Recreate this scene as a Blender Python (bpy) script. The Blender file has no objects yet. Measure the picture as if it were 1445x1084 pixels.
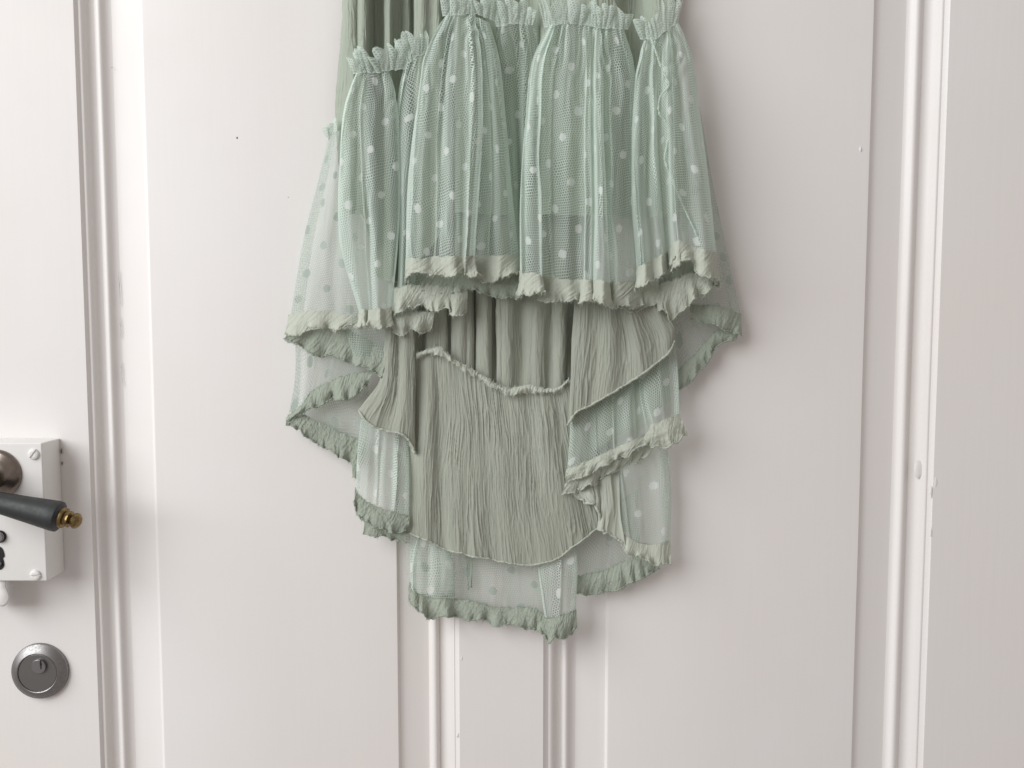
import bpy, bmesh, math, random
import numpy as np
from mathutils import Vector, Matrix

random.seed(4)
RNG = np.random.RandomState(11)
scene = bpy.context.scene
C = scene.collection

# ---------------------------------------------------------------- camera, light, exposure
S = 0.0005                      # metres per unit used below (half a millimetre)
F = 1250.0                      # focal length in the same units
W0, H0 = 1445.0, 1084.0
PHI = math.radians(4.3)         # the camera looks down a little
DIST = F * S
cam_d = bpy.data.cameras.new("Camera")
cam_d.lens = 36.0 * F / W0
cam_d.clip_start = 0.01
cam_d.clip_end = 50
cam = bpy.data.objects.new("Camera", cam_d)
C.objects.link(cam)
CAM = np.array([0.0, -DIST * math.cos(PHI), DIST * math.sin(PHI)])
cam.location = CAM
cam.rotation_euler = (math.pi / 2 - PHI, 0, 0)
scene.camera = cam

world = bpy.data.worlds.new("World")
scene.world = world
world.use_nodes = True
bg = world.node_tree.nodes["Background"]
bg.inputs[0].default_value = (1.0, 0.905, 0.865, 1)
bg.inputs[1].default_value = 0.365

ld = bpy.data.lights.new("window_light", 'AREA')
ld.shape = 'RECTANGLE'
ld.size = 1.7
ld.size_y = 1.7
ld.energy = 49.5
ld.color = (0.96, 0.985, 1.0)
lamp = bpy.data.objects.new("window_light", ld)
C.objects.link(lamp)
lamp.location = (-1.55, -1.25, 0.9)
lamp.rotation_euler = (Vector((0, 0, 0)) - lamp.location).to_track_quat('-Z', 'Y').to_euler()

vs = scene.view_settings
vs.view_transform = 'Standard'
vs.look = 'None'
vs.exposure = 0.0
vs.gamma = 1.0
scene.cycles.transparent_max_bounces = 40
scene.cycles.max_bounces = 10
scene.cycles.diffuse_bounces = 5

# ---------------------------------------------------------------- helpers
FWD = np.array([0, math.cos(PHI), -math.sin(PHI)])
UPV = np.array([0, math.sin(PHI), math.cos(PHI)])
RIGHT = np.array([1.0, 0, 0])


def to_world(P):
    """sketch coordinates (x, y down, height d off the door face) to metres"""
    P = np.asarray(P, float)
    a = (P[..., 0:1] - W0 / 2) / F
    b = -(P[..., 1:2] - H0 / 2) / F
    D = FWD + RIGHT * a + UPV * b
    t = (-P[..., 2:3] * S - CAM[1]) / D[..., 1:2]
    return CAM + D * t


def w(x, y, d=0.0):
    return Vector(to_world(np.array([x, y, d], float)))


_T = RNG.rand(256, 256)


def vnoise(x, y, seed=0):
    x = np.asarray(x, float) + seed * 17.31
    y = np.asarray(y, float) + seed * 5.77
    x, y = np.broadcast_arrays(x, y)
    xi = np.floor(x).astype(int)
    yi = np.floor(y).astype(int)
    fx = x - xi
    fy = y - yi
    fx = fx * fx * (3 - 2 * fx)
    fy = fy * fy * (3 - 2 * fy)
    a = _T[xi & 255, yi & 255]
    b = _T[(xi + 1) & 255, yi & 255]
    c = _T[xi & 255, (yi + 1) & 255]
    d = _T[(xi + 1) & 255, (yi + 1) & 255]
    return ((a * (1 - fx) + b * fx) * (1 - fy) + (c * (1 - fx) + d * fx) * fy) * 2 - 1


def hermite(P, t, q):
    """smooth curve through P[k] at parameters t[k], evaluated at q; P is (K, ...)"""
    K = len(P)
    P = np.asarray(P, float)
    t = np.asarray(t, float)
    if K == 2:
        f = ((q - t[0]) / (t[1] - t[0])).reshape((-1,) + (1,) * (P.ndim - 1))
        return P[0] * (1 - f) + P[1] * f
    M = np.zeros_like(P)
    for k in range(K):
        if k == 0:
            M[k] = (P[1] - P[0]) / (t[1] - t[0])
        elif k == K - 1:
            M[k] = (P[k] - P[k - 1]) / (t[k] - t[k - 1])
        else:
            h0, h1 = t[k] - t[k - 1], t[k + 1] - t[k]
            M[k] = ((P[k] - P[k - 1]) / h0 * h1 + (P[k + 1] - P[k]) / h1 * h0) / (h0 + h1)
    i = np.clip(np.searchsorted(t, q, side='right') - 1, 0, K - 2)
    h = t[i + 1] - t[i]
    s = (q - t[i]) / h
    sh = (-1,) + (1,) * (P.ndim - 1)
    s = s.reshape(sh)
    h = h.reshape(sh)
    return ((2 * s**3 - 3 * s**2 + 1) * P[i] + (s**3 - 2 * s**2 + s) * h * M[i]
            + (-2 * s**3 + 3 * s**2) * P[i + 1] + (s**3 - s**2) * h * M[i + 1])


def resample(P, n):
    P = np.asarray(P, float)
    if len(P) == 1:
        return np.repeat(P, n, 0)
    d = np.sqrt(((P[1:] - P[:-1])**2).sum(-1)) + 1e-6
    t = np.concatenate([[0], np.cumsum(d)])
    t /= t[-1]
    return hermite(P, t, np.linspace(0, 1, n))


def normals(G):
    du = np.gradient(G, axis=0)
    dv = np.gradient(G, axis=1)
    n = np.cross(du, dv)
    n /= np.sqrt((n**2).sum(-1, keepdims=True)) + 1e-9
    n[n[..., 2] < 0] *= 1
    return n


def add_prop(o, label=None, cat=None, group=None, kind=None):
    if label: o["label"] = label
    if cat: o["category"] = cat
    if group: o["group"] = group
    if kind: o["kind"] = kind
    return o


def mesh_obj(name, verts, faces, mat, parent, uv=None, smooth=True):
    me = bpy.data.meshes.new(name)
    me.from_pydata([tuple(v) for v in verts], [], [tuple(f) for f in faces])
    me.materials.append(mat)
    if smooth:
        me.polygons.foreach_set("use_smooth", [True] * len(me.polygons))
    me.update()
    o = bpy.data.objects.new(name, me)
    C.objects.link(o)
    if parent is not None:
        o.parent = parent
    return o


def grid_obj(name, G, mat, parent, UV=None, fray=None, both=False, fuzz=0):
    """G: (nu, nv, 3) sketch-space grid -> one mesh"""
    nu, nv = G.shape[:2]
    V = to_world(G).reshape(-1, 3)
    idx = np.arange(nu * nv).reshape(nu, nv)
    Q = np.stack([idx[:-1, :-1], idx[:-1, 1:], idx[1:, 1:], idx[1:, :-1]], -1).reshape(-1, 4)
    tri = np.zeros((0, 3), int)
    uvv = None
    if UV is not None:
        uvv = UV.reshape(-1, 2)
    if fray is not None:            # loose thread ends: slim triangles along the last row
        E = G[:, -1]
        n = fray
        k = RNG.randint(0, nu - 1, n)
        f = RNG.rand(n, 1)
        base = E[k] * (1 - f) + E[k + 1] * f
        ang = RNG.normal(0, 0.75, n)
        ln = RNG.gamma(2.2, 1.05, n) + 0.6
        tip = base + np.stack([np.sin(ang) * ln, np.cos(ang) * ln, RNG.normal(0, 1.6, n)], -1)
        half = np.stack([np.cos(ang) * 0.42, -np.sin(ang) * 0.42, np.zeros(n)], -1)
        b0 = base - np.stack([np.sin(ang), np.cos(ang), np.zeros(n)], -1) * 1.0
        if both:
            k2 = RNG.randint(0, nu - 1, n)
            E2 = G[:, 0]
            b2 = E2[k2] * (1 - f) + E2[k2 + 1] * f
            m_ = np.arange(n) % 2 == 0
            dlt = tip - base
            b0[m_] = b2[m_]
            tip[m_] = b2[m_] - dlt[m_] * 0.8
            k = np.where(m_, k2, k)
        tv = np.stack([b0 - half, b0 + half, tip], 1).reshape(-1, 3)
        st = len(V)
        V = np.concatenate([V, to_world(tv)])
        tri = (st + np.arange(3 * n)).reshape(-1, 3)
        if uvv is not None:
            uvv = np.concatenate([uvv, np.repeat(UV[k, -1], 3, 0)])
    if fuzz:                        # loops and loose fibres standing off the cloth
        n = int(fuzz)
        N = normals(G)
        N = N * np.sign(N[..., 2].mean() + 1e-9)
        iu = RNG.randint(0, nu, n)
        iv = RNG.randint(0, nv, n)
        b = G[iu, iv] + RNG.normal(0, .4, (n, 3)) * np.array([1, 1, 0])
        dirn = N[iu, iv] * RNG.uniform(.4, 1.5, (n, 1)) + RNG.normal(0, 1.0, (n, 3))
        side = np.cross(dirn, RNG.normal(0, 1, (n, 3)))
        side /= np.sqrt((side**2).sum(-1, keepdims=True)) + 1e-9
        tv = np.stack([b - side * .4, b + side * .4, b + dirn * 1.15], 1).reshape(-1, 3)
        st = len(V)
        V = np.concatenate([V, to_world(tv)])
        tri = np.concatenate([tri, (st + np.arange(3 * n)).reshape(-1, 3)])
        if uvv is not None:
            uvv = np.concatenate([uvv, np.repeat(UV[iu, iv], 3, 0)])
    me = bpy.data.meshes.new(name)
    me.vertices.add(len(V))
    me.vertices.foreach_set("co", V.astype(np.float32).ravel())
    nl = Q.size + tri.size
    me.loops.add(nl)
    lv = np.concatenate([Q.ravel(), tri.ravel()]).astype(np.int32)
    me.loops.foreach_set("vertex_index", lv)
    nf = len(Q) + len(tri)
    me.polygons.add(nf)
    ls = np.concatenate([np.arange(len(Q)) * 4, Q.size + np.arange(len(tri)) * 3]).astype(np.int32)
    me.polygons.foreach_set("loop_start", ls)
    me.polygons.foreach_set("use_smooth", np.ones(nf, bool))
    me.update(calc_edges=True)
    if uvv is not None:
        ul = me.uv_layers.new(name="UVMap")
        ul.data.foreach_set("uv", uvv[lv].astype(np.float32).ravel())
    me.materials.append(mat)
    me.validate()
    o = bpy.data.objects.new(name, me)
    C.objects.link(o)
    o.parent = parent
    return o


def lathe(name, prof, origin, axis, mat, parent, seg=40, squash=1.0):
    """prof: list of (distance along axis, radius), metres"""
    axis = Vector(axis).normalized()
    q = axis.to_track_quat('Z', 'Y')
    vs_, fs = [], []
    for (h, r) in prof:
        for k in range(seg):
            a = 2 * math.pi * k / seg
            vs_.append(Vector(origin) + q @ Vector((math.cos(a) * r, math.sin(a) * r * squash, h)))
    for i in range(len(prof) - 1):
        for k in range(seg):
            k2 = (k + 1) % seg
            fs.append((i * seg + k, i * seg + k2, (i + 1) * seg + k2, (i + 1) * seg + k))
    fs.append(tuple(range(seg))[::-1])
    fs.append(tuple((len(prof) - 1) * seg + k for k in range(seg)))
    o = mesh_obj(name, vs_, fs, mat, parent)
    bm = bmesh.new()
    bm.from_mesh(o.data)
    for e in bm.edges:
        if len(e.link_faces) == 2 and e.calc_face_angle(0) > math.radians(28):
            e.smooth = False
    bm.to_mesh(o.data)
    bm.free()
    return o


def bevel_box(name, lo, hi, mat, parent, bevel=0.001, seg=3):
    bm = bmesh.new()
    bmesh.ops.create_cube(bm, size=1)
    lo, hi = Vector(lo), Vector(hi)
    for v in bm.verts:
        v.co = Vector([(lo[i] + hi[i]) / 2 + v.co[i] * (hi[i] - lo[i]) for i in range(3)])
    bmesh.ops.bevel(bm, geom=bm.edges[:], offset=bevel, segments=seg, affect='EDGES', profile=0.6)
    me = bpy.data.meshes.new(name)
    bm.to_mesh(me)
    bm.free()
    me.materials.append(mat)
    me.polygons.foreach_set("use_smooth", [True] * len(me.polygons))
    o = bpy.data.objects.new(name, me)
    C.objects.link(o)
    o.parent = parent
    return o


# ---------------------------------------------------------------- materials
class NT:
    def __init__(self, name):
        self.m = bpy.data.materials.new(name)
        self.m.use_nodes = True
        self.t = self.m.node_tree
        self.t.nodes.clear()
        self.out = self.t.nodes.new("ShaderNodeOutputMaterial")

    def n(self, typ, **kw):
        nd = self.t.nodes.new(typ)
        for k, v in kw.items():
            setattr(nd, k, v)
        return nd

    def put(self, sock, val):
        if hasattr(val, "is_output"):
            self.t.links.new(val, sock)
        else:
            sock.default_value = val

    def math(self, op, a, b=None, c=None, clamp=False):
        nd = self.n("ShaderNodeMath", operation=op, use_clamp=clamp)
        for i, v in enumerate((a, b, c)):
            if v is not None:
                self.put(nd.inputs[i], v)
        return nd.outputs[0]

    def vmath(self, op, a, b=None, scale=None):
        nd = self.n("ShaderNodeVectorMath", operation=op)
        self.put(nd.inputs[0], a)
        if b is not None:
            self.put(nd.inputs[1], b)
        if scale is not None:
            self.put(nd.inputs["Scale"], scale)
        return nd.outputs["Value"] if op in ("DOT_PRODUCT", "LENGTH") else nd.outputs[0]

    def noise(self, vec, scale, detail=2.0, rough=0.5):
        nd = self.n("ShaderNodeTexNoise")
        if vec is not None:
            self.put(nd.inputs["Vector"], vec)
        nd.inputs["Scale"].default_value = scale
        nd.inputs["Detail"].default_value = detail
        nd.inputs["Roughness"].default_value = rough
        return nd.outputs[0]

    def rng(self, v, a, b, c, d, smooth=False):
        nd = self.n("ShaderNodeMapRange")
        if smooth:
            nd.interpolation_type = 'SMOOTHSTEP'
        self.put(nd.inputs[0], v)
        for i, x in enumerate((a, b, c, d)):
            nd.inputs[i + 1].default_value = x
        return nd.outputs[0]

    def mixc(self, f, a, b):
        nd = self.n("ShaderNodeMix", data_type='RGBA')
        self.put(nd.inputs[0], f)
        self.put(nd.inputs[6], a)
        self.put(nd.inputs[7], b)
        return nd.outputs[2]

    def bump(self, h, strength, dist):
        nd = self.n("ShaderNodeBump")
        self.put(nd.inputs["Height"], h)
        nd.inputs["Strength"].default_value = strength
        nd.inputs["Distance"].default_value = dist
        return nd.outputs[0]

    def surf(self, s):
        self.t.links.new(s, self.out.inputs[0])
        return self.m


def paint_material(name, base, rough, chips=True):
    k = NT(name)
    co = k.n("ShaderNodeTexCoord").outputs["Object"]
    brush = k.vmath("MULTIPLY", co, (260.0, 260.0, 9.0))
    n1 = k.noise(brush, 1.0, 3, 0.6)
    n2 = k.noise(co, 14.0, 3, 0.55)
    n3 = k.noise(co, 900.0, 2, 0.6)
    h = k.math("ADD", k.math("MULTIPLY", n1, 0.5), k.math("ADD", k.math("MULTIPLY", n2, 2.4), k.math("MULTIPLY", n3, 0.10)))
    b = k.n("ShaderNodeBsdfPrincipled")
    big = k.noise(co, 5.0, 3, 0.6)
    col = k.mixc(k.rng(big, 0.3, 0.7, 0, 1), base, (base[0] * 0.985, base[1] * 0.965, base[2] * 0.945, 1))
    if chips:                      # tiny specks of dirt and dust stuck in the paint
        v = k.n("ShaderNodeTexVoronoi")
        k.put(v.inputs["Vector"], co)
        v.inputs["Scale"].default_value = 26.0
        spk = k.math("LESS_THAN", v.outputs["Distance"], 0.016)
        sel = k.math("GREATER_THAN", k.n("ShaderNodeSeparateColor").outputs[0], 0.0)
        sc_ = k.n("ShaderNodeSeparateColor")
        k.put(sc_.inputs[0], v.outputs["Color"])
        sel = k.math("GREATER_THAN", sc_.outputs[0], 0.72)
        col = k.mixc(k.math("MULTIPLY", k.math("MULTIPLY", spk, sel), 0.55), col, (0.30, 0.26, 0.22, 1))
    k.put(b.inputs["Base Color"], col)
    k.put(b.inputs["Roughness"], k.rng(n2, 0.3, 0.7, rough - 0.06, rough + 0.08))
    b.inputs["Specular IOR Level"].default_value = 0.28
    k.put(b.inputs["Normal"], k.bump(h, 0.35, 0.0004))
    return k.surf(b.outputs[0])


M_DOOR = paint_material("white_door_paint", (0.815, 0.795, 0.78, 1), 0.5)
M_LOCKPAINT = paint_material("white_lock_paint", (0.80, 0.79, 0.77, 1), 0.36, False)


def simple(name, col, rough, metal=0.0, noise_amt=0.12, bump=0.0, scale=400.0, spec=0.5):
    k = NT(name)
    co = k.n("ShaderNodeTexCoord").outputs["Object"]
    n = k.noise(co, scale, 4, 0.6)
    b = k.n("ShaderNodeBsdfPrincipled")
    k.put(b.inputs["Base Color"], k.mixc(k.rng(n, 0.3, 0.7, 0, 1), col, tuple(c * (1 - noise_amt * 3) for c in col[:3]) + (1,)))
    k.put(b.inputs["Roughness"], k.rng(n, 0.3, 0.7, rough - 0.06, rough + 0.08))
    b.inputs["Metallic"].default_value = metal
    b.inputs["Specular IOR Level"].default_value = spec
    if bump:
        k.put(b.inputs["Normal"], k.bump(n, bump, 0.0003))
    return k.surf(b.outputs[0])


M_BLACKWOOD = simple("ebonised_wood", (0.028, 0.031, 0.031, 1), 0.5, 0, 0.1, 0.05, 300)
M_BRASS = simple("aged_brass", (0.30, 0.21, 0.095, 1), 0.36, 1.0, 0.16, 0.1, 500)
M_BRONZE = simple("worn_nickel", (0.36, 0.31, 0.27, 1), 0.30, 1.0, 0.12, 0.08, 260)
M_STEEL = simple("brushed_steel", (0.33, 0.32, 0.315, 1), 0.42, 1.0, 0.09, 0.06, 700)
M_STEEL_DARK = simple("dull_steel", (0.25, 0.245, 0.24, 1), 0.42, 1.0, 0.06, 0.05, 700)
M_BLACK = simple("keyhole_black", (0.006, 0.006, 0.008, 1), 0.5)
M_CRACK = simple("old_wood_in_crack", (0.20, 0.15, 0.11, 1), 0.8)


def chiffon_material(name, col, transl=0.22):
    k = NT(name)
    uv = k.n("ShaderNodeTexCoord").outputs["UV"]
    wv = k.n("ShaderNodeTexWave")       # the weave, far too fine to see singly
    fine = k.noise(k.vmath("MULTIPLY", uv, (1.0, 0.13, 1.0)), 0.42, 3, 0.65)
    mott = k.noise(uv, 0.012, 3, 0.6)
    c1 = k.mixc(k.rng(mott, 0.3, 0.7, 0, 1), col, tuple(c * 0.93 for c in col[:3]) + (1,))
    bs = k.n("ShaderNodeBsdfPrincipled")
    k.put(bs.inputs["Base Color"], c1)
    bs.inputs["Roughness"].default_value = 0.82
    bs.inputs["Specular IOR Level"].default_value = 0.15
    bs.inputs["Sheen Weight"].default_value = 0.18
    bs.inputs["Sheen Roughness"].default_value = 0.5
    k.put(bs.inputs["Normal"], k.bump(fine, 0.7, 0.0009))
    tr = k.n("ShaderNodeBsdfTranslucent")
    k.put(tr.inputs[0], c1)
    mx = k.n("ShaderNodeMixShader")
    mx.inputs[0].default_value = transl
    k.t.links.new(bs.outputs[0], mx.inputs[1])
    k.t.links.new(tr.outputs[0], mx.inputs[2])
    return k.surf(mx.outputs[0])


M_CHIFFON = chiffon_material("sage_crinkle_chiffon", (0.42, 0.445, 0.375, 1), 0.1)
M_CHIFFON_FRONT = chiffon_material("sage_front_chiffon", (0.405, 0.455, 0.375, 1), 0.08)
M_BAND = chiffon_material("sage_crinkle_hem", (0.575, 0.61, 0.525, 1), 0.18)
M_BANDGREEN = chiffon_material("sage_green_hem_wrong_side", (0.40, 0.45, 0.375, 1), 0.15)


def tulle_material(name, col, dotcol, cell=3.4, thread=0.14, film=0.03, dots=True, streak=0.26):
    k = NT(name)
    uv = k.n("ShaderNodeTexCoord").outputs["UV"]
    wn = k.n("ShaderNodeTexNoise")
    k.put(wn.inputs["Vector"], uv)
    wn.inputs["Scale"].default_value = 0.016
    warp = k.vmath("SCALE", k.vmath("SUBTRACT", wn.outputs["Color"], (0.5, 0.5, 0.5)), scale=16.0)
    uw = k.vmath("ADD", uv, warp)
    rt = k.n("ShaderNodeVectorRotate", rotation_type='Z_AXIS')
    k.put(rt.inputs["Vector"], uw)
    rt.inputs["Angle"].default_value = 0.22
    p = k.vmath("ADD", k.vmath("MULTIPLY", rt.outputs[0], (1 / cell, 0.86 / cell, 0)), (500.0, 866.0, 0))
    r = (1.0, 1.7320508, 1.0)
    h = (0.5, 0.8660254, 0.5)

    def hexcell(p, r, h):
        a = k.vmath("SUBTRACT", k.vmath("MODULO", p, r), h)
        b = k.vmath("SUBTRACT", k.vmath("MODULO", k.vmath("ADD", p, h), r), h)
        za = k.vmath("MULTIPLY", a, (1, 1, 0))
        zb = k.vmath("MULTIPLY", b, (1, 1, 0))
        da = k.vmath("DOT_PRODUCT", za, za)
        db = k.vmath("DOT_PRODUCT", zb, zb)
        mx = k.n("ShaderNodeMix", data_type='VECTOR')
        k.put(mx.inputs[0], k.math("LESS_THAN", da, db))
        k.put(mx.inputs[4], zb)
        k.put(mx.inputs[5], za)
        return mx.outputs[1], k.math("SQRT", k.math("MINIMUM", da, db))
    g, _ = hexcell(p, r, h)
    ag = k.vmath("ABSOLUTE", g)
    e = k.math("MAXIMUM", k.vmath("DOT_PRODUCT", ag, (1, 0, 0)), k.vmath("DOT_PRODUCT", ag, (0.5, 0.8660254, 0)))
    net = k.rng(e, 0.5 - thread * 1.5, 0.5 - thread * 0.75, 0.0, 1.0)
    # soft streaks where the net lies in more than one layer
    st = k.noise(k.vmath("MULTIPLY", uv, (1.0, 0.06, 1.0)), 0.085, 3, 0.6)
    fm = k.rng(st, 0.46, 0.74, film, film + streak, True)
    cover = k.math("SUBTRACT", 1.0, k.math("MULTIPLY", k.math("SUBTRACT", 1.0, k.math("MULTIPLY", net, 0.86)), k.math("SUBTRACT", 1.0, fm)))
    # a gauze seen along its surface closes up: the threads have thickness
    lw = k.n("ShaderNodeLayerWeight")
    lw.inputs["Blend"].default_value = 0.5
    graze = k.rng(lw.outputs["Facing"], 0.22, 0.86, 0.0, 1.0, True)
    cover = k.math("ADD", cover, k.math("MULTIPLY", graze, 0.9), clamp=True)
    alpha = cover
    col_out = col
    if dots:
        wob = k.noise(uv, 0.30, 2, 0.6)
        nz = k.n("ShaderNodeTexNoise")
        k.put(nz.inputs["Vector"], uv)
        nz.inputs["Scale"].default_value = 0.33
        off = k.vmath("SCALE", k.vmath("SUBTRACT", nz.outputs["Color"], (0.5, 0.5, 0.5)), scale=4.2)
        q = k.vmath("ADD", k.vmath("ADD", rt.outputs[0], off), (6400.0, 6400.0, 0))
        _, dd = hexcell(q, (64.0, 64.0, 1.0), (32.0, 32.0, 0.5))
        dot = k.math("MULTIPLY", k.rng(dd, 5.2, 6.9, 1.0, 0.0), k.rng(k.noise(uv, 0.9, 2, 0.6), 0.3, 0.7, 0.82, 1.0))
        alpha = k.math("MAXIMUM", cover, k.math("MULTIPLY", dot, 0.96))
        col_out = k.mixc(dot, col, dotcol)
    df = k.n("ShaderNodeBsdfDiffuse")
    k.put(df.inputs[0], col_out)
    tr = k.n("ShaderNodeBsdfTranslucent")
    k.put(tr.inputs[0], col_out)
    m1 = k.n("ShaderNodeMixShader")
    m1.inputs[0].default_value = 0.42
    k.t.links.new(df.outputs[0], m1.inputs[1])
    k.t.links.new(tr.outputs[0], m1.inputs[2])
    tp = k.n("ShaderNodeBsdfTransparent")
    m2 = k.n("ShaderNodeMixShader")
    k.put(m2.inputs[0], alpha)
    k.t.links.new(tp.outputs[0], m2.inputs[1])
    k.t.links.new(m1.outputs[0], m2.inputs[2])
    return k.surf(m2.outputs[0])


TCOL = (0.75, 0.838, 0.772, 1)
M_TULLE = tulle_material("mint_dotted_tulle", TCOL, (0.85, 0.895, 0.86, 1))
M_TULLE_BACK = tulle_material("mint_tulle_backlit_dots", (0.64, 0.71, 0.65, 1), (0.48, 0.56, 0.50, 1), thread=0.115, film=0.05, streak=0.22)  # dots darker than on the front net: backlit look put into their colour
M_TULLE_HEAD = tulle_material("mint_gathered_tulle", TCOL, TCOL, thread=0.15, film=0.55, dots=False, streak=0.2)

# ---------------------------------------------------------------- the door
door = bpy.data.objects.new("door", None)
C.objects.link(door)
add_prop(door, "white painted panelled wooden door behind the green dress", "door")
ZT, ZB = 0.62, -0.62


def run(name, pts, mat=M_DOOR):
    """pts: (x, row y where it was measured, height d): a profile run up the whole door"""
    XY = []
    for (x, y, d) in pts:
        p = w(x, y, d)
        XY.append((p.x, p.y))
    XY = np.array(XY)
    out = [XY[0]]
    nz = 60
    zs = np.linspace(ZB, ZT, nz)
    n = len(XY)
    vs_, fs = [], []
    for j, z in enumerate(zs):
        for i, (x, y) in enumerate(XY):
            wob = 0.00022 * float(vnoise(z * 9, x * 3, 3)) if 0 < i < n - 1 else 0.0
            vs_.append((x + wob, y, z))
    for j in range(nz - 1):
        for i in range(n - 1):
            fs.append((j * n + i, j * n + i + 1, (j + 1) * n + i + 1, (j + 1) * n + i))
    o = mesh_obj(name, vs_, fs, mat, door, smooth=True)
    # keep arrises crisp where the profile turns sharply
    me = o.data
    me.update()
    bm = bmesh.new()
    bm.from_mesh(me)
    for e in bm.edges:
        if len(e.link_faces) == 2 and e.calc_face_angle(0) > math.radians(38):
            e.smooth = False
    bm.to_mesh(me)
    bm.free()
    return o


def rnd(p, q, r, n=5, bulge=0.0):
    """a few points of a quadratic curve from p to q pulled to r"""
    out = []
    for i in range(n):
        t = i / (n - 1)
        out.append(tuple((1 - t)**2 * p[k] + 2 * t * (1 - t) * r[k] + t * t * q[k] for k in range(3)))
    return out


FD = -7.0     # height of the raised fields, relative to the stiles


def moulding(x, y, sgn):
    """x: five measured positions from the stile edge to the panel; heights fall from 0 to -20"""
    a, b, c, d, e, f = x
    pts = [(a, y, 0.0), (a + (b - a) * 0.10, y, -1.2), (b - (b - a) * .15, y, -5.2)]
    pts += rnd((b, y, -5.6), (c, y, -6.8), (b + (c - b) * .45, y, -4.0), 5)
    pts += rnd((c + (d - c) * .1, y, -8.0), (d, y, -18.0), (c + (d - c) * .45, y, -17.5), 6)
    pts += rnd((d + (e - d) * .12, y, -15.5), (e, y, -11.5), (d + (e - d) * .4, y, -7.5), 6)
    pts += rnd((e + (f - e) * .12, y, -13.0), (f, y, -19.0), (e + (f - e) * .45, y, -18.6), 6)
    return pts


# measured left to right: left stile | moulding | left panel | moulding | middle stile | moulding | right panel | moulding | right stile
YM = 542
mA = moulding((122.5, 129, 134, 150.5, 159.5, 174.5), YM, 1)
mB = moulding((648.5, 642.5, 640.5, 621, 611, 605.5), 1000, -1)[::-1]
mC = moulding((766.5, 774, 780, 792, 801, 812), 1000, 1)
mD = moulding((1315.5, 1307, 1302, 1279, 1268, 1256), 725, -1)[::-1]
run("stile", [(-420, YM, -60), (-420, YM, 0), (-200, YM, 0), (60, YM, 0), (117, YM, 0), mA[0]])
run("moulding", mA)
run("panel", [mA[-1], (176, YM, -18.6), (213, YM, -14.5), (214, YM, -13), (216.5, YM, FD - .5), (219, YM, FD),
              (390, 1000, FD), (557, 1000, FD), (562, 1000, FD - .3), (565.5, 1000, -12.5), (569.5, 1000, -14.0), (572, 1000, -14.5),
              (604, 1000, -18.6), mB[0]])
run("moulding", mB)
run("stile", [mB[-1], (652, 1000, 0), (708, 1000, 0), (763, 1000, 0), mC[0]])
run("moulding", mC)
run("panel", [mC[-1], (814, 1000, -18.6), (853.5, 1000, -14.5), (854.5, 1000, -13), (857.5, 1000, FD - .5), (860, 1000, FD),
              (1030, 725, FD), (1207, 725, FD), (1211.5, 725, FD - .3), (1214.5, 725, -12.5), (1218, 725, -14.0), (1221, 725, -14.5),
              (1254, 725, -18.6), mD[0]])
run("moulding", mD)
run("stile", [mD[-1], (1320, 725, 0), (1500, 725, 0), (1840, 725, 0), (1840, 725, -60)])


# cracks, chips and drips in the old paint
def blob(name, x, y, d, rx, ry, h, mat, seed, seg=14):
    vs_, fs = [], []
    rs = np.random.RandomState(seed)
    rr = 1 + rs.uniform(-.35, .35, seg)
    for ring, (f, z) in enumerate(((1.0, -0.3), (0.75, 0.75), (0.35, 1.0))):
        for k in range(seg):
            a = 2 * math.pi * k / seg
            vs_.append(w(x + math.cos(a) * rx * rr[k] * f, y + math.sin(a) * ry * rr[k] * f, d + z * h))
    for i in range(2):
        for k in range(seg):
            fs.append((i * seg + k, i * seg + (k + 1) % seg, (i + 1) * seg + (k + 1) % seg, (i + 1) * seg + k))
    fs.append(tuple(2 * seg + k for k in range(seg)))
    return mesh_obj(name, vs_, fs, mat, door)


blob("paint_chip", 1214.5, 211, FD, 1.8, 4.5, 1.2, M_DOOR, 1)
blob("paint_drip", 1320.5, 680, 0, 2.6, 8.5, .5, M_DOOR, 3)
blob("paint_drip", 1314, 694, 0, 1.5, 8, .7, M_DOOR, 4)
blob("paint_drip", 1314, 752, 0, 1.4, 7, .7, M_DOOR, 6)
blob("paint_drip", 1299, 664, -10.5, 9, 14, 1.6, M_DOOR, 8, 20)
blob("paint_drip", 646, 1038, -1.5, 2.5, 4, .7, M_DOOR, 9)
blob("paint_chip", 651.5, 929, 0, 1.2, 3.2, .6, M_DOOR, 5)
blob("paint_chip", 334.5, 194.5, FD, 1.5, 1.4, .5, M_CRACK, 7)
blob("paint_chip", 158, 95.5, -15.5, 0.6, 1.0, .5, M_CRACK, 2)


def crack(x0, y0, x1, y1, d, wd):
    n = 24
    T_ = np.linspace(0, 1, n)
    xs = x0 + (x1 - x0) * T_ + vnoise(T_ * 7, 0.3, int(y0)) * 0.7
    ys = y0 + (y1 - y0) * T_
    ww = wd * (0.35 + 0.65 * np.abs(np.sin(T_ * math.pi))) * (0.8 + 0.5 * vnoise(T_ * 15, 2.2, int(y1)))
    vs_ = []
    for i in range(n):
        vs_ += [w(xs[i] - ww[i], ys[i], d), w(xs[i], ys[i], d + .5), w(xs[i] + ww[i], ys[i], d)]
    fs = []
    for i in range(n - 1):
        for j in range(2):
            fs.append((3 * i + j, 3 * i + j + 1, 3 * i + 4 + j, 3 * i + 3 + j))
    mesh_obj("crack", vs_, fs, M_CRACK, door)


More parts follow.
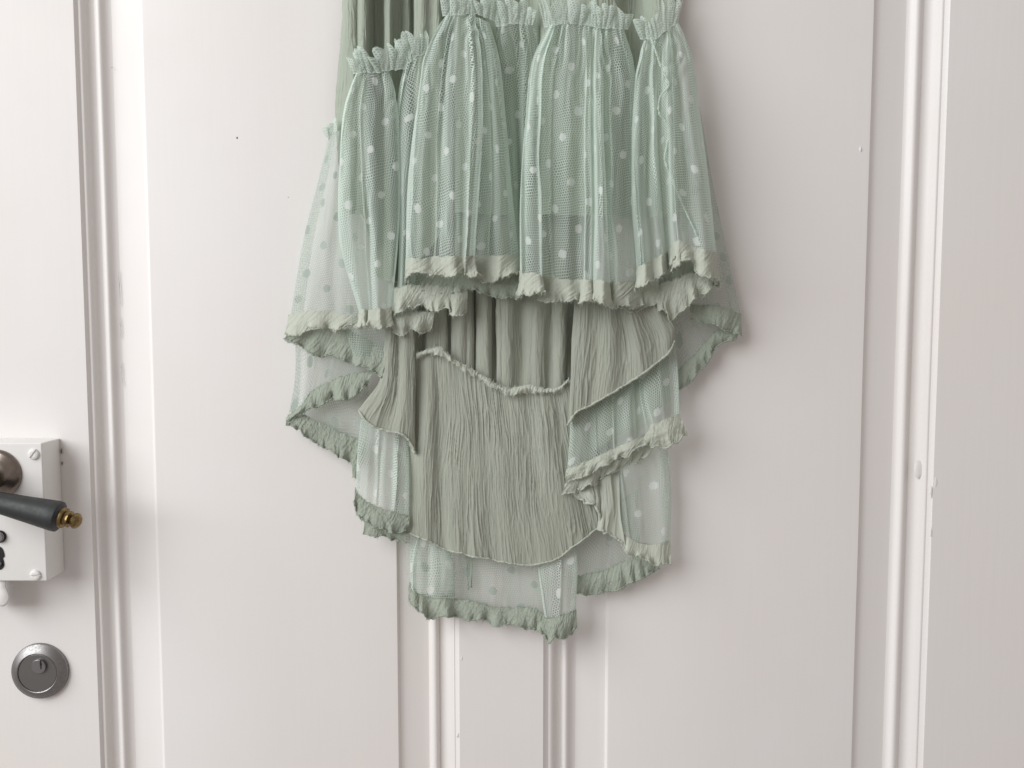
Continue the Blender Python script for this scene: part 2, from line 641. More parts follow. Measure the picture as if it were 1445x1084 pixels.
blob('paint_chip', 86.5, 637, 1.5, 1.1, 4.5, 1.0, M_CRACK, 21)
blob('paint_chip', 87.5, 654, 1.0, 0.9, 2.5, .8, M_CRACK, 22)
crack(167.3, 383, 169.5, 432, -16.8, .2)
crack(169.5, 448, 170.8, 478, -16.8, .2)
crack(171.2, 512, 173.2, 545, -16.8, .18)

# ---------------------------------------------------------------- lock, handle and cylinder on the left stile
CASE = 49.0                                   # how far the lock case stands off the stile
pa = w(62.5, 722, CASE)
ptop = w(40, 625.5, CASE)
pbot = w(40, 820, CASE)
pl = w(-140, 722, CASE)
case = bevel_box("lock_case", (pl.x, -CASE * S, pbot.z), (pa.x, -0.2 * S, ptop.z), M_LOCKPAINT, door, 0.0009, 3)


def screw(x, y, ang, seed):
    o = w(x, y, CASE)
    r = 7.6 * S
    hgt = 4.0 * S
    bm = bmesh.new()
    # a domed head in two halves either side of the slot
    seg = 20
    for sgn in (-1, 1):
        rings = []
        for (f, z) in ((1.0, -0.2), (0.98, 0.45), (0.85, 0.8), (0.55, 0.98)):
            ring = []
            for k in range(seg + 1):
                a = math.pi * k / seg
                X = math.cos(a) * r * f
                Y = max(math.sin(a) * r * f, r * 0.16)
                X2 = X * math.cos(ang) - sgn * Y * math.sin(ang)
                Y2 = X * math.sin(ang) + sgn * Y * math.cos(ang)
                ring.append(bm.verts.new((o.x + X2, o.y - hgt * z, o.z + Y2)))
            rings.append(ring)
        for a_, b_ in zip(rings, rings[1:]):
            for k in range(seg):
                bm.faces.new((a_[k], a_[k + 1], b_[k + 1], b_[k]))
            bm.faces.new((a_[seg], a_[0], b_[0], b_[seg]))
        bm.faces.new(rings[-1])
    # slot floor
    fl = [bm.verts.new((o.x + math.cos(a) * r * .95, o.y - hgt * 0.30, o.z + math.sin(a) * r * .95)) for a in [2 * math.pi * k / 20 for k in range(20)]]
    bm.faces.new(fl)
    bmesh.ops.recalc_face_normals(bm, faces=bm.faces[:])
    me = bpy.data.meshes.new("screw")
    bm.to_mesh(me)
    bm.free()
    me.materials.append(M_LOCKPAINT)
    s = bpy.data.objects.new("screw", me)
    C.objects.link(s)
    s.parent = case
    return s


screw(48, 641, math.radians(52), 1)
screw(50.5, 811.5, math.radians(8), 2)

# latch button and keyhole
ob = w(0.5, 757, CASE)
lathe("button", [(-1 * S, 8.5 * S), (2.5 * S, 8.5 * S), (3.5 * S, 7.6 * S)], ob, (0, -1, 0), M_BLACK, case, 28)
lathe("button", [(3.0 * S, 7.4 * S), (5.0 * S, 7.2 * S), (6.0 * S, 5.8 * S)], ob, (0, -1, 0), M_STEEL, case, 28)
kv = []
for k in range(40):                            # a keyhole plate: round head over a flared foot
    a = 2 * math.pi * k / 40
    X = math.sin(a)
    Z = math.cos(a)
    rx = 7.5 if Z > 0.15 else (4.0 + 5.0 * min(1, (0.15 - Z) * 1.2))
    kv.append(w(-1 + X * rx, 788 - Z * 16.5, CASE + 0.8))
kc = w(-1, 788, CASE + 1.2)
mesh_obj("keyhole", kv + [kc], [(k, (k + 1) % 40, 40) for k in range(40)], M_BLACK, case)
lathe("key_pin", [(-0.5 * S, 3.2 * S), (2.2 * S, 3.0 * S), (3 * S, 1.8 * S)], w(0, 795, CASE + 1), (0, -1, 0), M_STEEL, case, 18)

# the snib hanging under the lock case
sn_o = []
sv, sf = [], []
prof = [(0, 818, 6.5), (0, 826, 6.2), (0, 831, 7.5), (0, 836, 10.0), (0, 842, 11.6), (0, 848, 11.0), (0, 853, 8.0), (0, 856, 3.5)]
for (dx, y, hw) in prof:
    for (d0, k0) in ((20, 1.0), (40, 1.0), (44, .86)):
        pass
ring = []
outl = [(-hw, y) for (_, y, hw) in prof] + [(hw, y) for (_, y, hw) in prof[::-1]]
nO = len(outl)
for (d0, k0) in ((14, 1.0), (40, 1.0), (43.5, .93), (44.5, .80)):
    for (hx, y) in outl:
        sv.append(w(2 + hx * k0, 838 + (y - 838) * (1 if k0 == 1 else k0 + .02), d0))
for i in range(3):
    for k in range(nO):
        sf.append((i * nO + k, i * nO + (k + 1) % nO, (i + 1) * nO + (k + 1) % nO, (i + 1) * nO + k))
sf.append(tuple(3 * nO + k for k in range(nO)))
mesh_obj("snib", sv, sf, M_LOCKPAINT, case)

# lever handle
handle = lathe("door_handle", [(-1 * S, 34 * S), (2.2 * S, 34 * S), (4.5 * S, 32.5 * S), (7 * S, 29.5 * S), (9 * S, 24 * S), (11.5 * S, 21 * S),
                               (13 * S, 18 * S), (13.6 * S, 12.5 * S), (22 * S, 11 * S), (34 * S, 10.5 * S), (46 * S, 12 * S), (52 * S, 11 * S), (56 * S, 6 * S)],
               w(-4, 669, CASE), (0, -1, 0), M_BRONZE, door, 64)
g0 = w(-36, 701, CASE + 40)
g1 = w(88, 730.5, CASE + 40)
ax = (g1 - g0)
Ln = ax.length
pr = []
for t in np.linspace(0, 1, 26):
    r = 12.0 + 9.2 * t**1.15
    if t > 0.94:
        q_ = (t - 0.94) / 0.06
        r *= math.sqrt(max(0.0, 1 - (q_ * 0.80)**2))
    pr.append((t * Ln, r * S))
lathe("grip", pr, g0, ax, M_BLACKWOOD, handle, 48)
u_ = ax.normalized()
lathe("finial", [(-2 * S, 13.5 * S), (1 * S, 14 * S), (3.6 * S, 13.2 * S), (4.4 * S, 9.5 * S), (7.0 * S, 9.2 * S), (8.0 * S, 10.6 * S), (10.4 * S, 11.0 * S),
                 (11.4 * S, 8.2 * S), (12.6 * S, 6.2 * S), (14.2 * S, 6.6 * S), (15.0 * S, 9.2 * S), (17.4 * S, 10.6 * S), (20.6 * S, 10.0 * S), (23.5 * S, 7.2 * S), (25.2 * S, 3.6 * S), (26.0 * S, 1.2 * S)],
      g1, ax, M_BRASS, handle, 40)
# the elbow that carries the grip in front of the rosette
lathe("neck", [(0, 9.5 * S), (14 * S, 12 * S), (24 * S, 12.2 * S)], w(-22, 672, CASE + 40), (w(-28, 700, CASE + 40) - w(-22, 672, CASE + 40)), M_BRONZE, handle, 28)

# cylinder lock
cy = w(58.5, 945.5, 0)
cyl = lathe("cylinder_lock", [(-1 * S, 40 * S), (3 * S, 40.5 * S), (6.5 * S, 39.5 * S), (10 * S, 35 * S), (12.5 * S, 30.5 * S), (13.2 * S, 28.6 * S), (12.6 * S, 27.6 * S), (11.0 * S, 27.0 * S)],
            cy, (0.04, -1, 0.03), M_STEEL, door, 64)
lathe("lock_face", [(9 * S, 27.0 * S), (11.6 * S, 27.0 * S), (12.0 * S, 26.4 * S), (12.0 * S, 2.0 * S)], cy, (0.04, -1, 0.03), M_STEEL_DARK, cyl, 56)
plug_o = w(57.5, 938.5, 8)
lathe("plug", [(0, 10.4 * S), (6.6 * S, 10.4 * S), (7.4 * S, 9.6 * S)], plug_o, (0, -1, 0), M_STEEL, cyl, 36)
kz = [(-1.5, -7), (1.3, -7), (1.3, -3), (2.6, -2), (2.6, 0.5), (0.9, 1.5), (1.8, 4.5), (0.4, 7), (-1.0, 6.8), (-0.6, 3), (-1.8, 1.5), (-1.8, -2.5)]
pc = w(57.2, 938.5, 15.9)
kvv = [Vector((pc.x + a * S * 0.6, pc.y, pc.z - b * S * .95)) for a, b in kz]
mesh_obj("keyway", kvv + [v + Vector((0, 0.8 * S, 0)) for v in kvv],
         [tuple(range(len(kz)))] + [(i, (i + 1) % len(kz), len(kz) + (i + 1) % len(kz), len(kz) + i) for i in range(len(kz))], M_BLACK, cyl, smooth=False)

# ---------------------------------------------------------------- the dress
dress = bpy.data.objects.new("dress", None)
C.objects.link(dress)
add_prop(dress, "sage green chiffon and dotted tulle dress hanging on the white door, ruffled high-low hem", "dress")

FR = np.array([0, .12, .38, .70, 1.0])


def line(xs, ds, y0, y1, fr=None):
    fr = np.linspace(0, 1, len(xs)) if fr is None else fr
    ds = np.interp(np.linspace(0, 1, len(xs)), np.linspace(0, 1, len(ds)), ds) if len(ds) != len(xs) else ds
    return [(x, y0 + (y1 - y0) * f, d) for x, f, d in zip(xs, fr, ds)]


def surface(lines, step=2.0, vstep=2.0):
    nv0 = 60
    R = np.stack([resample(l, nv0) for l in lines])               # K, nv0, 3
    seg = np.sqrt(((R[1:] - R[:-1])**2).sum(-1))
    t = np.concatenate([[0], np.cumsum(seg.mean(1) + 1e-3)])
    width = max(seg.max(1).sum(), 4)
    nu = max(8, int(width / step))
    length = np.sqrt(((R[:, 1:] - R[:, :-1])**2).sum(-1)).sum(1).max()
    nv = max(6, int(length / vstep))
    R = np.stack([resample(l, nv) for l in lines])
    return hermite(R, t, np.linspace(0, t[-1], nu))


def measure(G):
    """cloth coordinates: u along the hem, v down the cloth (same unit)"""
    e = np.sqrt(((G[1:] - G[:-1])**2).sum(-1))
    u = np.concatenate([[0], np.cumsum(np.maximum(e[:, -1], e[:, e.shape[1] // 2] * 0.9))])
    f = np.sqrt(((G[:, 1:] - G[:, :-1])**2).sum(-1)).mean(0)
    v = np.concatenate([[0], np.cumsum(f)])
    U, V = np.meshgrid(u, v, indexing='ij')
    return U, V


def folds(G, n, ad, axx, seed, grow=0.6, jit=0.35):
    nu, nv = G.shape[:2]
    u = np.linspace(0, 1, nu)[:, None]
    v = np.linspace(0, 1, nv)[None, :]
    th = 2 * math.pi * (n * u + jit * vnoise(u * n * 1.1, v * 0.9, seed) + 0.13 * seed)
    am = (0.25 + 0.75 * v**grow) * (0.65 + 0.5 * vnoise(u * n * 0.8, v * 0.7, seed + 3))
    G = G.copy()
    G[..., 2] += ad * am * np.cos(th)
    G[..., 0] += axx * am * np.sin(th)
    return G


def gathers(G, per, amp, reach, seed):
    """fine pleats drawn up at the top seam that die out down the cloth"""
    U, V = measure(G)
    nu, nv = G.shape[:2]
    x = G[:, :1, 0]
    th = 2 * math.pi * (x / per + 1.5 * vnoise(x / per * 0.33, V / 60.0, seed) + 0.5 * vnoise(x / per, V / 40.0, seed + 5))
    am = amp * np.exp(-V / reach) * (0.75 + 0.7 * vnoise(x / per * 0.45, V / 50.0, seed + 1))
    G = G.copy()
    G[..., 2] += am * np.cos(th)
    G[..., 0] += am * 0.5 * np.sin(th)
    return G


def tucks(G, n, amp, seed):
    """narrow standing folds that run down the net from the gathering"""
    rs = np.random.RandomState(seed * 7 + 1)
    U, V = measure(G)
    G = G.copy()
    Lu, Lv = U[-1, 0], V[0, -1]
    for k in range(n):
        c = Lu * (0.06 + 0.88 * (k + rs.uniform(.1, .9)) / n)
        cc = c + rs.uniform(-12, 12) * V / Lv + 3.0 * vnoise(V / 60, k * .7, seed)
        wd = rs.uniform(1.5, 2.6)
        a0, a1 = rs.uniform(.5, 1.2), rs.uniform(.15, 1.1)
        am = amp * (a0 + (a1 - a0) * V / Lv) * np.clip(V / 14, 0, 1) * np.clip(0.9 + .5 * vnoise(V / 70, k * 1.3, seed + 2), 0, 1.3)
        g = np.exp(-((U - cc) / wd)**2)
        G[..., 2] += am * g
        G[..., 0] += am * 0.45 * g * rs.choice([-1, 1])
    return G


def crinkle(U, V, seed, per=3.7):
    """long uneven creases of crinkle chiffon, as a height"""
    s = U + 5 * vnoise(U / 60, V / 90, seed) + 1.1 * vnoise(U / 13, V / 24, seed + 1)
    a = 1 - np.abs(vnoise(s / per, V / 48, seed + 2))
    b = 1 - np.abs(vnoise(s / (per * 0.62) + 9, V / 30, seed + 3))
    c = vnoise(s / (per * 2.6), V / 90, seed + 4)
    e = vnoise(s / (per * 0.45), V / 16, seed + 6)
    m = np.clip(0.6 + 0.7 * vnoise(U / 30, V / 60, seed + 5), .12, 1.3)
    m2 = np.clip(0.6 + 0.7 * vnoise(U / 22 + 5, V / 45, seed + 8), .12, 1.3)
    return (a**3.0) * 1.45 * m + (b**3) * 0.95 * m2 + c * 0.6 + e * 0.2


def chiffon(name, lines, seed, step=1.1, vstep=1.7, fold=None, crease=1.0, mat=None, gather=None, parent=None, rag=0.0):
    G = surface(lines, step, vstep)
    if fold:
        for f in (fold if isinstance(fold, list) else [fold]):
            G = folds(G, *f)
    if gather:
        G = gathers(G, *gather)
    U, V = measure(G)
    base = G.copy()
    G = G + normals(G) * (crinkle(U, V, seed) * crease)[..., None] * np.sign(normals(G)[..., 2:3].mean())
    if rag:
        e = rag * (vnoise(U[:, -1] / 9, 0.4, seed) + 0.5 * vnoise(U[:, -1] / 3, 0.9, seed))
        k = np.clip((V - (V[:, -1:] - 14)) / 14, 0, 1)
        G[..., 1] += e[:, None] * k
    o = grid_obj(name, G, mat or M_CHIFFON, parent or dress, np.stack([U, V], -1))
    return o, G, base


def tulle(name, lines, seed, fold=None, gather=None, mat=None, step=1.1, vstep=2.6, ripple=0.8, parent=None, tuck=None):
    G = surface(lines, step, vstep)
    if fold:
        for f in (fold if isinstance(fold, list) else [fold]):
            G = folds(G, *f)
    if gather:
        G = gathers(G, *gather)
    if tuck is None:
        tuck = 0 if mat is M_TULLE_BACK else max(2, int(G.shape[0] * step / 46))
    if tuck:
        G = tucks(G, tuck, 6.5, seed)
    U, V = measure(G)
    G = G.copy()
    G[..., 2] += ripple * (vnoise(U / 15, V / 60, seed) * 2.4 + vnoise(U / 6, V / 28, seed + 7) * 1.1)
    o = grid_obj(name, G, mat or M_TULLE, parent or dress, np.stack([U + seed * 31.0, V + seed * 13.0], -1))
    return o, G


def edge_cord(parent, G, seed, mat):
    """the close, wavy overlocked edge of a hem band"""
    E = G[:, -1]
    n = len(E)
    L_ = np.sqrt((np.diff(E, axis=0)**2).sum(-1)).sum()
    q = np.linspace(0, L_, n)
    P = E + np.stack([0.5 * vnoise(q / 2, .3, seed), 0.8 * vnoise(q / 2.6, .5, seed + 1), 0.8 + 1.2 * vnoise(q / 3.0, .1, seed + 2)], -1)
    T_ = np.gradient(P, axis=0)
    T_ /= np.sqrt((T_**2).sum(-1, keepdims=True)) + 1e-9
    X = np.cross(T_, np.array([0.1, 0.2, 1.0]))
    X /= np.sqrt((X**2).sum(-1, keepdims=True)) + 1e-9
    Y = np.cross(T_, X)
    a = np.linspace(0, 2 * math.pi, 7)
    rr = 1.15 * (1 + 0.5 * vnoise(q / 1.8, 0.4, seed + 3))
    R = P[:, None] + (X[:, None] * np.cos(a)[None, :, None] + Y[:, None] * np.sin(a)[None, :, None]) * rr[:, None, None]
    return grid_obj("overlocked_edge", R, mat, parent, np.stack(np.meshgrid(q, a, indexing='ij'), -1))


def band(parent, row, width, seed, wave=6.0, wl=36.0, flare=0.25, mat=None, slant=0.35, fray=True, lift=1.2, droop=None, out=6.0, name="hem_band", turn=None):
    """a strip of crinkled chiffon sewn along a row of points, its lower edge fluted and fraying"""
    row = np.asarray(row, float)
    d = np.sqrt(((row[1:] - row[:-1])**2).sum(-1))
    t = np.concatenate([[0], np.cumsum(d)])
    L_ = t[-1]
    nu = max(10, int(L_ / 0.6))
    q = np.linspace(0, L_, nu)
    # sparse smooth base so that small net ripples do not fold the strip
    nb = max(4, int(L_ / 9))
    idx = np.linspace(0, len(row) - 1, nb).astype(int)
    tb = t[idx]
    keep = np.concatenate([[True], np.diff(tb) > 0.5])
    B = hermite(row[idx][keep], tb[keep], q)
    nv = max(14, int(np.max(width) / 1.1) + 8)
    v = np.linspace(0, 1, nv)[None, :]
    wd = np.interp(q / L_, np.linspace(0, 1, np.size(width)), np.atleast_1d(np.asarray(width, float)))
    wd = wd * 0.9 * (1 + 0.17 * vnoise(q / 33, 0.2, seed) + 0.08 * vnoise(q / 11, 0.8, seed + 1))
    ragged = 1.3 * vnoise(q / 3.2, 0.3, seed + 2) + 0.9 * vnoise(q / 1.6, 0.6, seed + 3)
    th = 2 * math.pi * (q / wl + 1.2 * vnoise(q / wl * 0.55, 0.5, seed + 4))
    am = wave * (0.6 + 0.6 * vnoise(q / wl * 0.7, 0.1, seed + 5))
    G = np.repeat(B[:, None, :], nv, 1)
    down = v * wd[:, None]
    G[..., 1] += down - 3.0
    G[..., 2] += lift + out * v + (am * np.cos(th))[:, None] * v**1.5
    G[..., 0] += (am * 0.55 * np.sin(th))[:, None] * v**1.5
    if droop is not None:
        G[..., 0] += droop * v
    G[..., 1] += (2.4 * vnoise(q / 13, 0.3, seed + 8))[:, None] * (1 - v)    # uneven sewing line
    G[..., 1] += ragged[:, None] * v**4
    # lettuce edge
    le = np.clip((v - 0.62) / 0.38, 0, 1)
    G[..., 2] += le * (4.6 * vnoise(q / 6.5, 0.2, seed + 6))[:, None] + v**2 * (6.5 * vnoise(q / 17, 0.7, seed + 12))[:, None]
    G[..., 1] += le * (2.0 * vnoise(q / 6.0, 0.9, seed + 9))[:, None] + v**2 * (5.5 * vnoise(q / 19, 0.25, seed + 13))[:, None]
    G[..., 0] += v**2 * (4.0 * vnoise(q / 15, 0.55, seed + 14))[:, None]
    U = np.repeat(q[:, None], nv, 1)
    V = down
    h = crinkle(U + slant * V * 1.3, V * 1.1, seed, 3.3) * 1.0 + 0.15 * vnoise(U / 1.7, V / 1.7, seed)
    N = normals(G)
    G = G + N * (h * 0.8)[..., None] * np.sign(N[..., 2].mean() + 1e-9)
    o = grid_obj(name, G, mat or M_BAND, parent, np.stack([U, V], -1), fray=int(L_ * 1.9) if fray else None, fuzz=L_ * float(np.mean(width)) * 0.012)
    if fray:
        edge_cord(parent, G, seed, mat or M_BAND)
    return o, G


def strip(parent, top, bot, seed, d=None, wave=4.0, wl=30.0, mat=None, name="hem_band", fluff=1.0, fray=True):
    """a hem band laid out between two edges"""
    Lg = np.sqrt(((np.diff(np.array(bot, float), axis=0))**2).sum(-1)).sum()
    Lg = max(Lg, np.sqrt(((np.diff(np.array(top, float), axis=0))**2).sum(-1)).sum())
    nu = max(12, int(Lg / 0.65))
    A = resample(top, nu)
    B = resample(bot, nu)
    hgt = np.sqrt(((A - B)**2).sum(-1)).max()
    nv = max(10, int(hgt / 1.1))
    v = np.linspace(0, 1, nv)[None, :, None]
    G = A[:, None] * (1 - v) + B[:, None] * v
    v = v[..., 0]
    q = np.linspace(0, Lg, nu)
    th = 2 * math.pi * (q / wl + 1.3 * vnoise(q / wl * 0.5, 0.5, seed + 4))
    G[..., 2] += (wave * (0.45 + 0.75 * vnoise(q / 23, .7, seed + 11)) * np.cos(th))[:, None] * v**1.2 + 2.5 * np.sin(v * math.pi)
    G[..., 0] += (wave * 0.25 * np.sin(th))[:, None] * v
    le = np.clip((v - 0.55) / 0.45, 0, 1)
    G[..., 2] += le * (4.6 * vnoise(q / 6.5, 0.2, seed + 6))[:, None] + v**1.5 * (5.0 * vnoise(q / 15, 0.7, seed + 12))[:, None]
    G[..., 0] += v**2 * (3.5 * vnoise(q / 13, 0.55, seed + 14))[:, None]
    G[..., 1] += le * (3.4 * vnoise(q / 8.0, 0.9, seed + 9) + 1.1 * vnoise(q / 2.5, 0.3, seed + 2))[:, None]
    G[..., 1] += (1 - v)**3 * (1.5 * vnoise(q / 7, 0.2, seed + 1))[:, None]
    U = np.repeat(q[:, None], nv, 1)
    V = np.repeat((np.linspace(0, 1, nv) * hgt)[None, :], nu, 0)
    h = crinkle(U + 0.4 * V, V * 1.6, seed, 3.6) * 0.85 + fluff * (0.28 * vnoise(U / 1.6, V / 1.6, seed) + 0.25 * vnoise(U / 4.0, V / 3.5, seed + 5))
    N = normals(G)
    G = G + N * (h * 0.85)[..., None] * np.sign(N[..., 2].mean() + 1e-9)
    if fray and hgt > 12:
        edge_cord(parent, G, seed, mat or M_BAND)
    return grid_obj(name, G, mat or M_BAND, parent, np.stack([U, V], -1), fray=int(Lg * 2.6) if fray else None, both=True, fuzz=Lg * hgt * 0.022 * fluff)


def heading(parent, pts, hgt, seed, per=9.0, lean=0.0, out=6.0):
    """the standing frill above a gathering seam; pts run along the seam"""
    P = np.asarray(pts, float)
    Lg = np.sqrt((np.diff(P, axis=0)**2).sum(-1)).sum()
    nu = max(30, int(Lg / 0.7))
    B = resample(P, nu)
    q = np.linspace(0, Lg, nu)
    H = np.interp(q / Lg, np.linspace(0, 1, np.size(hgt)), np.atleast_1d(np.asarray(hgt, float)))
    H = H * (1 + 0.22 * vnoise(q / 14, 0.3, seed) + 0.12 * vnoise(q / 5, 0.6, seed))
    nv = 22
    v = np.linspace(-0.05, 1, nv)[None, :]
    th = 2 * math.pi * (q / per + 1.6 * vnoise(q / per * 0.37, 0.2, seed + 1) + .5 * vnoise(q / per * 1.1, .2, seed + 4))
    H = H * (1 + 0.16 * np.cos(th + 0.8) + 0.2 * vnoise(q / 9, 0.9, seed + 7))
    H = H * (0.82 + 0.42 * np.abs(np.sin(math.pi * q / 27 + 1.3 * vnoise(q / 30, .4, seed + 9))))
    G = np.repeat(B[:, None], nv, 1)
    vp = np.abs(v)
    G[..., 0] += np.clip(v, 0, 1) * (7.0 * (2 * q / Lg - 1))[:, None]
    G[..., 1] -= np.where(v > 0, v * H[:, None], v * 26)
    G[..., 1] += 1.5 * vnoise(q / 6, 0.4, seed)[:, None]
    am = (0.6 + 5.6 * vp**0.7) * (0.7 + 0.7 * vnoise(q / per * 0.5, 0.6, seed + 2))[:, None]
    G[..., 2] += am * np.cos(th)[:, None] + out * vp
    G[..., 0] += am * 1.0 * np.sin(th)[:, None] + (lean * v) + v * 11 * vnoise(q / 15, 0.1, seed + 6)[:, None]
    U = np.repeat((q * 2.2)[:, None], nv, 1)
    V = v * H[:, None]
    G[..., 2] += 0.8 * vnoise(U / 4, V / 5, seed)
    return grid_obj("heading", G, M_TULLE_HEAD, parent, np.stack([U, V + 50], -1))


def cord(name, pts, r, seed, mat, parent, bead=0.35):
    """a rolled or overlocked edge"""
    P = np.asarray(pts, float)
    Lg = np.sqrt((np.diff(P, axis=0)**2).sum(-1)).sum()
    n = max(20, int(Lg / 1.0))
    B = resample(P, n)
    q = np.linspace(0, Lg, n)
    B[:, 1] += 0.9 * vnoise(q / 9, 0.4, seed) + .5 * vnoise(q / 3, .1, seed)
    B[:, 2] += 0.9 * vnoise(q / 7, 0.7, seed)
    T_ = np.gradient(B, axis=0)
    T_ /= np.sqrt((T_**2).sum(-1, keepdims=True)) + 1e-9
    X = np.cross(T_, np.array([0, 0, 1.0]))
    X /= np.sqrt((X**2).sum(-1, keepdims=True)) + 1e-9
    Y = np.cross(T_, X)
    seg = 9
    a = np.linspace(0, 2 * math.pi, seg)
    rr = r * (1 + bead * vnoise(q / 2.0, 0.4, seed + 2))
    G = B[:, None] + (X[:, None] * np.cos(a)[None, :, None] + Y[:, None] * np.sin(a)[None, :, None]) * rr[:, None, None]
    UV = np.stack(np.meshgrid(q, a * r, indexing='ij'), -1)
    return grid_obj(name, G, mat, parent, UV)


def curl(l, dx, dd):
    return [(x + dx, y, d + dd) for x, y, d in l]


# ---- chiffon lining of the front, seen bare at the upper left and through the net
y0, y1 = -150, 303
TX = [(481, 460, 10, 300), (484, 465, 26, 300), (492, 482, 34, 300), (499, 494, 36, 300), (504, 503, 33, 300), (509, 508, 42, 300), (515, 515, 44, 300), (519, 520, 30, 300), (524, 525, 13, 300), (531, 532, 9, 300), (541, 541, 12, 300),
      (545, 546, 34, 300), (549, 551, 36, 300), (555, 557, 16, 300), (566, 568, 10, 300), (576, 577, 14, 300), (581, 582, 4, 300), (584.5, 585, 6, 300), (587, 588, 38, 301), (596, 598, 44, 301), (606, 608, 38, 301),
      (618, 620, 40, 300), (626, 628, 10, 299), (636, 638, 10, 299), (646, 648, 38, 299), (664, 666, 36, 300), (682, 684, 16, 301), (700, 702, 26, 302), (722, 722, 20, 302), (740, 740, 6, 302), (752, 752, 6, 302),
      (768, 768, 34, 302), (790, 790, 40, 302), (815, 815, 36, 303), (842, 842, 40, 304), (866, 866, 36, 306), (884, 884, 12, 307), (898, 898, 8, 307), (912, 912, 26, 306), (932, 934, 36, 302),
      (948, 958, 32, 298), (955, 976, 20, 290)]
Ltop = []
for (xa, xb, d_, yb) in TX:
    yb2 = yb if xa < 495 else (float(np.interp(xa, [495, 512, 530, 560, 612, 640], [300, 300, 390, 400, 340, 301])) if xa < 640 else yb)
    Ltop.append([(xa, y0, d_), (xa, (y0 + yb2) / 2 - 20, d_), ((xa + xb) / 2, yb2 - 90, d_), (xb, yb2, d_ + 1)])
Ltop[0] = [(484, y0, 12), (482, 50, 12), (474, 160, 10), (488, 300, 14)]
Ltop[1] = [(485, y0, 24), (484, 50, 26), (476, 160, 18), (490, 300, 20)]
Ltop[2] = [(493, y0, 32), (490, 50, 34), (485, 160, 26), (494, 300, 26)]
front_lining, Gt, _ = chiffon("front_lining", Ltop, 3, 0.9, 1.8, crease=1.15, mat=M_CHIFFON_FRONT)
cord("rolled_edge", [tuple(p) for p in Gt[10::9, -1]], 1.4, 5, M_BAND, front_lining)

# ---- inside of the back: pleated upper piece and the smooth lower piece below the overlocked seam
seam = [(576, 500), (587, 502), (604, 497.5), (624, 496), (639, 510), (667, 526), (694, 541), (716, 551.5), (745, 548), (770, 552.5), (788, 550), (803, 537), (822, 530)]
QX = [(574, 20), (584, 28), (594, 16), (603, 26), (616, 30), (627, 24), (635, 8), (640, 26), (652, 31), (664, 24), (671, 6), (677, 26), (686, 29), (692, 22), (698, 7), (703, 27),
      (716, 31), (728, 25), (738, 18), (746, 27), (757, 31), (768, 26), (776, 18), (784, 29), (795, 31), (800, 24), (806, 4), (824, 4)]
sx = [p[0] for p in seam]
sy = [p[1] for p in seam]
QL = []
for i, (x, d_) in enumerate(QX):
    d_ = max(2, d_ - 9)
    yb = float(np.interp(x, sx, sy)) + 9
    k = (i % 3 - 1) * 2.0
    QL.append([(x + k - 4 * math.sin(i), 250, d_ * .6 + 2), (x + k, 380, d_), (x, yb - 50, d_), (x, yb, d_ * .55 + 10)])
back_upper, _, _ = chiffon("back_upper_lining", QL, 8, 1.0, 1.8, fold=(13, 3.0, 2.5, 4, 0.2, 0.8), crease=0.9)

SB = [(568, 748), (584, 755), (600, 762), (624, 773), (659, 783), (694, 790), (724, 795), (749, 797), (784, 789), (814, 768), (836, 751), (853, 739), (862, 728)]
SLn = []
dS = [16, 26, 31, 26, 31, 27, 32, 27, 31, 28, 25, 20, 14]
for i, (x, yb) in enumerate(SB):
    xt = 578 + (x - 568) * (826 - 578) / (862 - 568)
    yt = float(np.interp(xt, sx, sy))
    SLn.append([(xt, yt, 27), (xt + (x - xt) * .3, yt + (yb - yt) * .35, dS[i] + 1), (xt + (x - xt) * .7, yt + (yb - yt) * .7, dS[i]), (x, yb, dS[i] - 2)])
back_lower, Gs, _ = chiffon("back_lower_lining", SLn, 21, 0.65, 1.5, fold=(6, 2.4, 1.4, 5, 0.1, 0.8), crease=1.02)
cord("rolled_edge", [tuple(p + np.array([0, 0.3, 0.6])) for p in Gs[::12, -1]], 1.35, 9, M_BAND, back_lower)
strip(back_lower, [(x, y - 3.5, 33) for x, y in seam[1:-1]], [(x, y + 4.0, 33.5) for x, y in seam[1:-1]], 14, wave=.8, wl=20, name="overlocked_seam", fluff=1.6)
# the small dart and the loose end of a ribbon below the lining hem
strip(dress, [(656, 770, 10), (667, 770, 10)], [(660.5, 832, 9), (666.5, 832, 9)], 3, wave=.3, mat=M_BANDGREEN, name="ribbon_end", fluff=.2, fray=False)

# ---- net of the back, below the lining
HL = [[(566, 738, 18), (572, 770, 17), (574, 805, 16), (580, 832, 16)], [(584, 745, 22), (590, 790, 22), (592, 836, 20)], [(605, 752, 12), (608, 800, 13), (606, 841, 14)],
      [(630, 765, 18), (632, 810, 18), (632, 845, 18)], [(655, 775, 12), (655, 820, 12), (655, 849, 13)], [(690, 782, 15), (690, 825, 15), (690, 856, 15)],
      [(722, 788, 11), (722, 830, 12), (722, 860, 14)], [(750, 786, 14), (754, 830, 14), (758, 862, 15)], [(764, 780, 12), (768, 830, 12), (772, 868, 14)]]
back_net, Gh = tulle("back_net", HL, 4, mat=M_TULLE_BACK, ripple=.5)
strip(back_net, [(577, 822, 17), (586, 833, 21), (605, 840, 16), (625, 840, 19), (642, 844, 14), (674, 851, 16), (712, 858, 15), (740, 858, 15), (756, 861, 16), (772, 872, 16)],
      [(577, 844, 20), (590, 862, 25), (612, 873, 20), (630, 870, 24), (642, 868, 16), (660, 875, 22), (684, 872, 18), (695, 882, 24), (717, 881, 20), (740, 886, 25), (756, 891, 20), (772, 900, 22)],
      31, wave=4.5, wl=28, mat=M_BANDGREEN, fluff=1.5)
